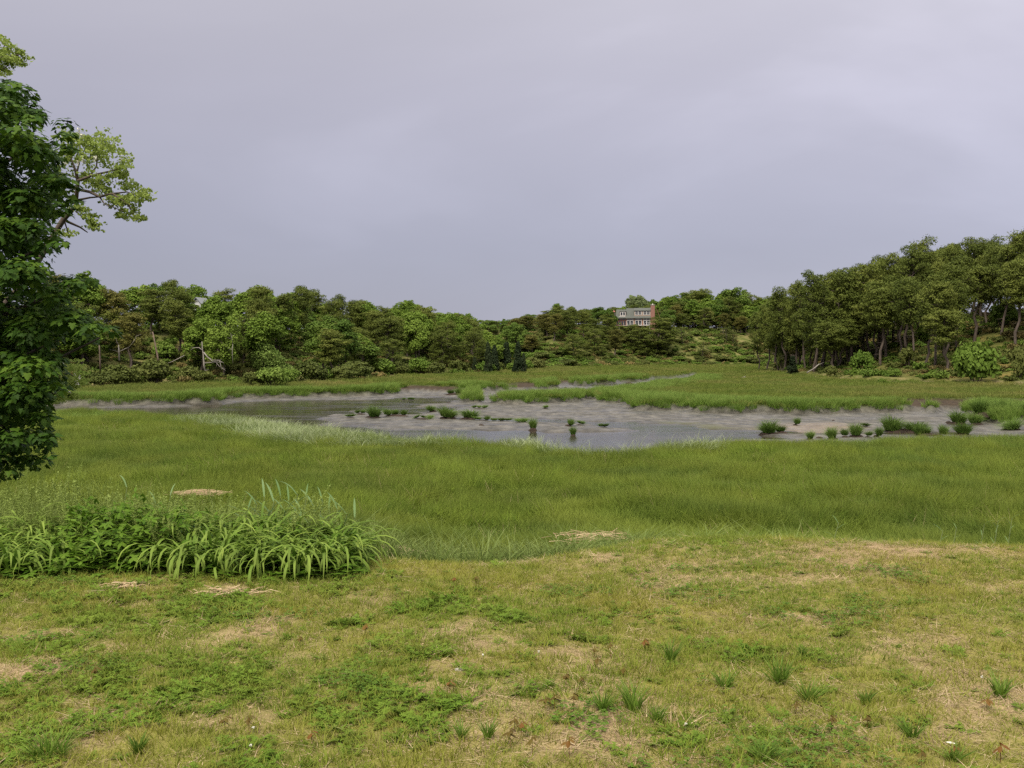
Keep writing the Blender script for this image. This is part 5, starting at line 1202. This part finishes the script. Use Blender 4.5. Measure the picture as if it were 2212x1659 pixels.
for px in range(-150, 810, 54):
    for row, yy in enumerate((7.62, 8.0, 8.42)):
        if row == 0 and 120 < px < 380: continue
        lil.append((px + (row % 2) * 30 + rs.randn() * 9, yy + rs.randn() * .05 + (.12 if px < 100 else 0), row))
lil = [(a * .93 - 12 if a > 300 else a, b, c) for a, b, c in lil]
lil += [(755, 8.15, 1), (742, 7.78, 0), (20, 7.4, 0), (-60, 7.45, 0), (560, 7.42, 0), (640, 7.40, 0), (470, 7.45, 0), (690, 7.48, 0), (725, 7.6, 0), (410, 7.5, 0)]
rown = ['in the front row', 'in the middle row', 'in the back row']
for i, (px, yy, row) in enumerate(sorted(lil)):
    xx = (px - 1106) / F * yy
    where = 'under the maple' if px < 60 else 'behind the creeper leaves' if px < 250 else 'behind the straw patch' if px < 420 else 'in the middle of the bed' if px < 560 else 'below the blue green reeds' if px < 700 else 'at the lawn end of the bed'
    o = obj('daylily_plant', None, loc=(xx, yy, hz(xx, yy)))
    tag(o, f'daylily {rown[row]} {where}', 'daylily', 'daylilies along the lawn edge')
    for k in range(42):
        a = k * 2.39 + rs.rand(); l_ = obj('leaf', ST[rs.randint(10)], o, loc=(math.cos(a) * .05 * rs.rand(), math.sin(a) * .05 * rs.rand(), -.01), rot=(rs.randn() * .10, rs.randn() * .12, a))
        l_.scale = (.8 + .4 * rs.rand(),) * 3
# creeper with five-fingered leaves
M['creeper'] = leaf_mat('creeper_leaves', (.035, .085, .006), (.080, .155, .012), (.14, .22, .026), trans=.3, objvar=.3, rough=.6, spec=.1)
def creeper(seed):
    r = np.random.RandomState(seed); V = []; Fc = []; A = []
    for i in range(9):
        c = np.array([r.randn() * .07, r.randn() * .07, .04 + .20 * r.rand()]); a0 = r.rand() * 6; rn = r.rand(); s_ = .045 * (.7 + .6 * r.rand())
        for k in range(5):
            a = a0 + (k - 2) * .85; d_ = np.array([math.cos(a), math.sin(a), -.25 + .2 * r.randn()]); e = np.array([-math.sin(a), math.cos(a), 0]); n0 = len(V)
            V += [c, c + d_ * s_ * .6 + e * s_ * .32, c + d_ * s_ * 1.35, c + d_ * s_ * .6 - e * s_ * .32]; Fc.append((n0, n0 + 1, n0 + 2, n0 + 3)); A += [rn * .6 + .4 * r.rand()] * 4
    return mesh_np('creeper_sprig', np.array(V), np.array(Fc), M['creeper'], {'rnd': A, 'tt': np.zeros(len(A))})
CR = [creeper(620 + i) for i in range(4)]
x, y, r = jitter_grid(-5.8, -.95, 7.25, 8.7, .09, 31); px = 1106 + F * x / y
hgt = np.interp(px, [-200, 100, 180, 380, 450, 800, 830], [.5, .6, 1.3, 1.2, .7, .6, .2])
fr = 7.42 - .10 * np.sin(x * 3)
keep = (y > fr - .12) & (px < 772) & (y < crest(x) + .3); x, y, hgt, fr = x[keep], y[keep], hgt[keep], fr[keep]; nn = len(x)
scatter('creeper_foliage', CR, np.stack([x, y, height(x, y)], -1), np.stack([r.randn(nn) * .15, r.randn(nn) * .15, r.rand(nn) * 6.3], -1), np.stack([np.ones(nn), np.ones(nn), hgt * (.6 + .7 * r.rand(nn)) * np.clip((y - fr + .35) * 1.7, .25, 1.2)], -1))
# bedstraw: pale airy stems above the lilies
M['bedstraw'] = leaf_mat('bedstraw', (.13, .18, .035), (.21, .27, .06), (.30, .36, .11), trans=.3, objvar=.3)
def bedstraw(seed):
    r = np.random.RandomState(seed); V = []; Fc = []; A = []
    for i in range(7):
        a = r.rand() * 6.3; b = np.array([r.randn() * .05, r.randn() * .05, 0]); hh_ = .30 + .25 * r.rand(); ln = .22 * r.rand(); rn = r.rand()
        tp = b + np.array([math.cos(a) * ln, math.sin(a) * ln, hh_]); n0 = len(V); e = np.array([.0015, .0015, 0])
        V += [b - e, b + e, tp + e, tp - e]; Fc.append((n0, n0 + 1, n0 + 2, n0 + 3)); A += [rn] * 4
        for k in range(12):
            p = b + (tp - b) * (.35 + .65 * min(1, (k + .8 * r.rand()) / 11))
            for q in range(5):
                aa = q * 1.257 + r.rand() * 6; d_ = np.array([math.cos(aa), math.sin(aa), .3 + .3 * r.rand()]) * (.010 + .016 * r.rand()); s2 = np.array([-math.sin(aa), math.cos(aa), 0]) * .0045
                n0 = len(V); V += [p, p + d_ * .5 + s2, p + d_, p + d_ * .5 - s2]; Fc.append((n0, n0 + 1, n0 + 2, n0 + 3)); A += [.4 * rn + .6 * r.rand()] * 4
    return mesh_np('bedstraw_sprig', np.array(V), np.array(Fc), M['bedstraw'], {'rnd': A, 'tt': np.zeros(len(A))})
BS = [bedstraw(640 + i) for i in range(3)]
x, y, r = jitter_grid(-6, -1.2, 7.8, 9.6, .13, 32); px = 1106 + F * x / y
keep = (px < 760) & (y < crest(x) + .8) & (r.rand(len(x)) < np.interp(px, [-200, 500, 640, 760], [.8, .8, .45, .2]) * sstep(.30, .55, fbm(x, y, .5, 3, 77))); x, y = x[keep], y[keep]; nn = len(x)
scatter('bedstraw_stems', BS, np.stack([x, y, height(x, y) + .06], -1), np.stack([r.randn(nn) * .2, r.randn(nn) * .2, r.rand(nn) * 6.3], -1), np.repeat(((.55 + .75 * fbm(x, y, .6, 3, 78)) * (.66 + .34 * r.rand(nn)))[:, None], 3, 1))
# reeds
M['reed'] = leaf_mat('reed_leaf', (.09, .16, .05), (.14, .22, .08), (.21, .29, .13), trans=.3, objvar=.2, rough=.45)
M['reed_stem'] = plain_mat('reed_stem', (.17, .21, .08), (.12, .15, .05), 8)
def reed_leaf(seed):
    r = np.random.RandomState(seed); n = 6; V = []; Fc = []; x = z = 0.; el = R(48); ln = .24
    for i in range(n + 1):
        t = i / n; w_ = .0085 * math.sin(math.pi * min(.98, t * .8 + .18)); V += [(x, -w_, z), (x, w_, z)]; x += math.cos(el) * ln / n; z += math.sin(el) * ln / n; el -= .07 + .12 * r.rand()
    for i in range(n): Fc.append((2 * i, 2 * i + 1, 2 * i + 3, 2 * i + 2))
    return mesh_np('leaf', np.array(V), np.array(Fc), M['reed'], {'rnd': np.full(len(V), r.rand()), 'tt': np.zeros(len(V))}, smooth=True)
RL = [reed_leaf(660 + i) for i in range(4)]
def reed(px, py_top, yy, lb, grp='blue green reeds behind the lily bed'):
    top = Q(px, py_top, yy); z0 = hz(top.x, yy); h = top.z - z0
    o = obj('reed', None, loc=(top.x - .03, yy, z0)); MB().tube([(0, 0, 0), (.02, 0, h * .5), (.06, 0, h * .92)], [.006, .005, .003], 5, False).build('stem', M['reed_stem'], o)
    nl = 8 if h > .6 else 4
    for k in range(nl):
        f_ = .35 + .6 * k / (nl - 1); a = k * 2.6 + rs.rand() * 1.2
        obj('leaf', RL[rs.randint(4)], o, loc=(.06 * f_ ** 2, 0, h * f_ * .95), rot=(0, 0, a), scl=(.75 + .5 * rs.rand()) * (1 if 'lawn edge' not in lb else .45))
    tag(o, lb, 'reed', grp)
rd = [(548, 1080, 9.2), (565, 1062, 9.3), (585, 1074, 9.1), (600, 1058, 9.4), (618, 1072, 9.2), (636, 1056, 9.4), (655, 1064, 9.1), (672, 1085, 9.2), (690, 1072, 9.0), (705, 1095, 9.1), (722, 1088, 8.9), (742, 1100, 8.9), (760, 1108, 8.8), (575, 1100, 8.8), (610, 1100, 8.8), (645, 1105, 8.7), (530, 1095, 9.0)]
for i, (a, b, c_) in enumerate(rd):
    reed(a, b, c_, 'blue green leafy reed in the stand above the day lilies')
reed(268, 1040, 9.8, 'lone reed tip behind the bed near the maple'); reed(362, 1060, 9.6, 'lone reed tip left of the straw mat in the marsh grass'.replace('left of', 'beside')); reed(330, 1078, 9.5, 'short reed tip showing over the bedstraw')
reed(1805, 1122, 9.6, 'single pale stalk rising over the lawn edge', 'stalks at the lawn edge')
for a, b in [(2120, 1120), (2060, 1128), (2180, 1105), (2030, 1136), (2150, 1112)]: reed(a, b, 9.9, 'thin reed in the faint clump beyond the dry lawn edge', 'thin reeds past the lawn edge')
# ================================================================== wrack of dead reed
def straw_mat(px, py, z, w_, d_, n, lb, seed, hgt=.10, mode='flat'):
    r = np.random.RandomState(seed); x_, y_ = P(px, py, z); V = []; Fc = []; A = []
    for i in range(n):
        g = r.randn(2) * .38; c = np.array([g[0] * w_, g[1] * d_, r.rand() * hgt * max(0, 1 - (g ** 2).sum())]); a = r.randn() * .6 + (0 if r.rand() < .75 else 1.4); l_ = (.10 + .30 * r.rand()) * min(1, .25 + w_ * .7)
        d0 = np.array([math.cos(a), math.sin(a), r.randn() * .14]) * l_ / 2; s2 = np.array([-math.sin(a), math.cos(a), .6]) * .0032; n0 = len(V)
        m1 = c + np.array([0, 0, r.rand() * .02]); V += [c - d0 - s2, c - d0 + s2, m1 + s2, m1 - s2, c + d0 + s2 * .6, c + d0 - s2 * .6]; Fc += [(n0, n0 + 1, n0 + 2, n0 + 3), (n0 + 3, n0 + 2, n0 + 4, n0 + 5)]; A += [r.rand()] * 6
    me = mesh_np('straw_mat', np.array(V), np.array(Fc), M['dry'], {'rnd': A, 'tt': np.zeros(len(A))})
    o = obj('straw_mat', me, loc=(x_, y_, z)); tag(o, lb, 'straw', 'mats of dead reed straw'); return o
straw_mat(432, 1066, .50, .9, .6, 380, 'tan straw mat lying in the marsh grass above the bed', 1)
y0 = 9.9; q = Q(835, 1172, y0); z0 = hz(q.x, y0)
for (px, yy, ww, n, lb, sd_) in [(838, 9.6, .32, 420, 'heap of dead straw at the lawn end of the lily bed', 2), (858, 10.4, .35, 500, 'upper straw heap on the bank above the lily bed end', 3), (1385, 11.0, .35, 180, 'loose straw pile on the crest of the bank grass', 4), (1290, 9.9, .5, 90, 'thin straw strewn along the bank grass', 5), (1480, 9.6, .4, 90, 'flat straw litter where lawn meets marsh', 6), (820, 8.6, .25, 500, 'small straw patch against the last day lily', 8)]:
    xx = (px - 1106) / F * yy; zz = hz(xx, yy); zt = {1385: Q(px, 1122, yy).z, 1290: Q(px, 1150, yy).z, 858: Q(px, 1150, yy).z, 838: Q(px, 1178, yy).z}.get(px, zz)
    o = straw_mat(0 * px + 1106, 900, 0, ww, ww * .5 if px != 1950 else .15, n, lb, sd_, .16 if px in (858, 1385) else .07); o.location = (xx, yy, max(zz + .02, min(zt - .06, zz + .5)))
for px, py, n, w_ in [(270, 1268, 70, .17), (480, 1274, 60, .32)]:
    x_, y_ = P(px, py, LAWN_Z); o = straw_mat(px, py, LAWN_Z, w_, .10, n, 'bleached straw scatter on the lawn in front of the lilies' if px < 400 else 'wide straw scatter before the middle lilies', px, .02); o.location.z = hz(x_, y_) + .005
# small tidal puddle among the grass
x_, y_ = P(919, 1114, .0)
mb = MB(); n0 = 18
mb.v = [(0, 0, 0)] + [(math.cos(k / n0 * 6.283) * .42 * (1 + .2 * math.sin(k * 1.7)), math.sin(k / n0 * 6.283) * .85 * (1 + .15 * math.sin(k * 2.3)), 0) for k in range(n0)]; mb.f = [(0, 1 + k, 1 + (k + 1) % n0) for k in range(n0)]
o = mb.build('puddle', wm); o.location = (x_, y_, hz(x_, y_) + .035); tag(o, 'tiny tidal puddle in a gap of the marsh grass', 'puddle')
# ================================================================== tufts and seedlings on the lawn
M['tuft'] = leaf_mat('tuft_grass', (.065, .13, .012), (.12, .21, .022), (.19, .28, .045), tip=(.17, .22, .07), tipfac=.4, trans=.3, objvar=.2)
tf = [(1683, 1468, 62, 46, 'wide splayed grass tuft amid the yarrow'), (1566, 1480, 56, 30, 'low spreading grass tuft beside the wide splayed one'), (1746, 1508, 56, 38, 'open grass tuft on the dry lawn'), (1870, 1517, 20, 30, 'narrow upright grass tuft'), (2161, 1496, 44, 40, 'dark upright tuft alone on the yellow lawn'), (1733, 1410, 20, 20, 'small tuft above the wide splayed one'), (1449, 1428, 35, 42, 'upright tuft next to the brown seedlings'), (1370, 1540, 54, 54, 'tall spiky tuft by the bare straw patch'), (1303, 1540, 38, 40, 'fine bladed tuft beside the tall spiky one'), (1420, 1562, 36, 34, 'small tuft behind the dark yarrow patch'), (1054, 1600, 24, 36, 'narrow tuft near the red seedlings'), (997, 1600, 20, 34, 'slim tuft paired with the narrow tuft'),
      (104, 1636, 140, 46, 'broad long bladed grass clump in the weedy lawn'), (299, 1632, 30, 34, 'small tuft on the weedy lawn'), (646, 1510, 24, 24, 'short tuft in the clover'), (1968, 1590, 50, 34, 'soft tuft near the fallen leaf'), (1650, 1640, 70, 34, 'grass clump at the dark yarrow patch'), (2060, 1640, 50, 30, 'tuft on the yellow lawn by the frame edge'.replace(' by the frame edge', ' with seed stalks'))]
for i, (px, py, wp, hp_, lb) in enumerate(tf):
    x_, y_ = P(px, py, LAWN_Z); s_ = y_ / F; wv, hv = wp * s_, hp_ * s_; n = int(34 + wp * .6)
    v, f, rn, tt = blades(n, wv * .22, hv * .95, hv * 1.75, .0075, bend=.45, segs=4, seed=700 + i, spread=min(.9, wv / hv * .45), droop=.08)
    o = obj('grass_tuft', None, loc=(x_, y_, hz(x_, y_) - .004)); b_ = obj('grass_blades', mesh_np('tuft_blades', v, f, M['tuft'], {'rnd': rn, 'tt': tt}), o)
    v, f, rn, tt = blades(14, wv * .25, hv * .2, hv * .45, .006, bend=.9, segs=2, seed=720 + i, spread=.9); obj('dry_base', mesh_np('tuft_base', v, f, M['dry'], {'rnd': rn, 'tt': tt}), o)
    tag(o, lb, 'grass tuft', 'grass tufts on the lawn')
M['seed'] = leaf_mat('seedling_leaf', (.075, .048, .012), (.115, .080, .018), (.14, .12, .025), trans=.3, objvar=.6, rough=.45)
M['seedred'] = leaf_mat('red_seedling_leaf', (.14, .055, .016), (.17, .085, .022), (.18, .12, .03), trans=.3, objvar=.6, rough=.45)
def ovate(mat, sd_):
    r = np.random.RandomState(sd_); pts = [(0, 0, 0), (.25, .2, -.02), (.55, .27, -.05), (.85, .16, -.12), (1, 0, -.16), (.85, -.16, -.12), (.55, -.27, -.05), (.25, -.2, -.02), (.5, 0, .05)]
    return mesh_np('leaf', np.array(pts), np.array([(8, i, (i + 1) % 8) for i in range(8)]), mat, {'rnd': np.full(9, r.rand()), 'tt': np.zeros(9)}, smooth=True)
OL = [ovate(M['seed'], i) for i in range(3)]; ORD = [ovate(M['seedred'], i) for i in range(2)]
def c7(a, b): return (768 + a * .3183, 1280 + b * .3183)
def c8(a, b): return (1472 + a * .3345, 1312 + b * .3345)
sl_ = [(*c7(1620, 450), 'b'), (*c7(1730, 440), 'b'), (*c7(1960, 400), 'r'), (*c7(1640, 530), 'g'), (*c7(1430, 640), 'b'), (*c7(1530, 640), 'b'), (*c7(1820, 570), 'b'), (*c7(1290, 815), 'b'), (*c7(1350, 805), 'b'), (*c7(1480, 810), 'b'), (*c7(640, 720), 'r'), (*c7(1080, 960), 'b'), (*c7(1125, 1000), 'r'), (*c7(1050, 1060), 'g'), (*c7(1450, 1120), 'r'), (*c7(1200, 1110), 'b'), (*c8(1972, 630), 'r'), (*c8(970, 800), 'b'), (*c8(1200, 775), 'b'), (*c8(1550, 1010), 'b'), (*c8(2060, 995), 'r'), (*c8(740, 690), 'b'), (*c8(1760, 960), 'r'),
      (486, 1585, 'b'), (538, 1588, 'b'), (674, 1612, 'r'), (648, 1396, 'b'), (205, 1478, 'b'), (980, 1262, 'r'), (1028, 1262, 'b'), (790, 1372, 'r')]
for i, (px, py, c_) in enumerate(sl_):
    x_, y_ = P(px, py, LAWN_Z); near_ = 'by the straw patch' if py < 1460 else 'in the weedy turf' if px < 1000 else 'beside the tall tufts' if px < 1500 else 'on the yellow lawn'
    o = obj('seedling', None, loc=(x_, y_, hz(x_, y_))); tag(o, {'b': 'olive brown', 'r': 'rust red', 'g': 'dark olive'}[c_] + ' leaved tree seedling ' + near_, 'seedling', 'tree seedlings on the lawn')
    h = .045 + .04 * rs.rand(); MB().tube([(0, 0, -.005), (0, 0, h)], .0014, 4, False).build('stem', M['seedred'], o)
    for k in range(6):
        a = k * 1.25 + rs.rand(); l_ = obj('leaf', (ORD if c_ == 'r' else OL)[k % 2], o, loc=(0, 0, h * (.65 + .07 * k)), rot=(rs.randn() * .2, .15 + .45 * rs.rand(), a), scl=.024 + .016 * rs.rand())
for i, (px, py) in enumerate([c7(860, 490), (546, 1592), (540, 1632), (1480, 1584), (2120, 1470), c7(1240, 465)]):
    x_, y_ = P(px, py, LAWN_Z); o = obj('clover_flower', None, loc=(x_, y_, hz(x_, y_)))
    MB().tube([(0, 0, 0), (.003, 0, .035)], .001, 4, False).build('stem', M['reed_stem'], o)
    obj('flower_head', cloud_mesh('flower_head', M['blossom'], [(.003, 0, .04, .005, .005)], 50, .005, rs), o)
    tag(o, 'tiny white clover flower in the lawn', 'flower', 'white clover flowers dotted over the lawn')
# pale stone in the straw patch
x_, y_ = P(*c7(700, 540), LAWN_Z); o = obj('stone', mound_mesh(9)); o.data.materials[0] = plain_mat('pale_stone', (.40, .36, .33), (.28, .25, .22), 20); o.location = (x_, y_, hz(x_, y_) + .002); o.scale = (.055, .03, .05); tag(o, 'flat pale stone in the bare straw patch', 'stone')
# fallen leaf
x_, y_ = P(*c8(1705, 890), LAWN_Z); o = obj('fallen_leaf', ovate(M['blossom'], 3)); o.location = (x_, y_, hz(x_, y_) + .02); o.scale = (.045,) * 3; tag(o, 'curled pale dead leaf lying on the lawn', 'leaf')

# ------------------------------------------------------------------ things that still share a label are counted off along their row
ORD_ = ['first', 'second', 'third', 'fourth', 'fifth', 'sixth', 'seventh', 'eighth', 'ninth', 'tenth', 'eleventh', 'twelfth', 'thirteenth', 'fourteenth', 'fifteenth', 'sixteenth', 'seventeenth', 'eighteenth', 'nineteenth', 'twentieth']
def ordinal(i):
    if i < 20: return ORD_[i]
    t = {2: 'twenty', 3: 'thirty', 4: 'forty', 5: 'fifty'}[(i + 1) // 10]
    return (t + '-' + ORD_[(i + 1) % 10 - 1]) if (i + 1) % 10 else {30: 'thirtieth', 40: 'fortieth', 50: 'fiftieth'}[i + 1]
same = {}
for o in SC.objects:
    if o.parent is None and o.get('category'): same.setdefault(o['label'], []).append(o)
for lb, os_ in same.items():
    if len(os_) < 2: continue
    os_.sort(key=lambda o: o.location.x / max(o.location.y, 1))
    for i, o in enumerate(os_): o['label'] = f"{ordinal(i)} {lb}, maple side first" if len(lb.split()) < 13 else f"{ordinal(i)} {lb}"
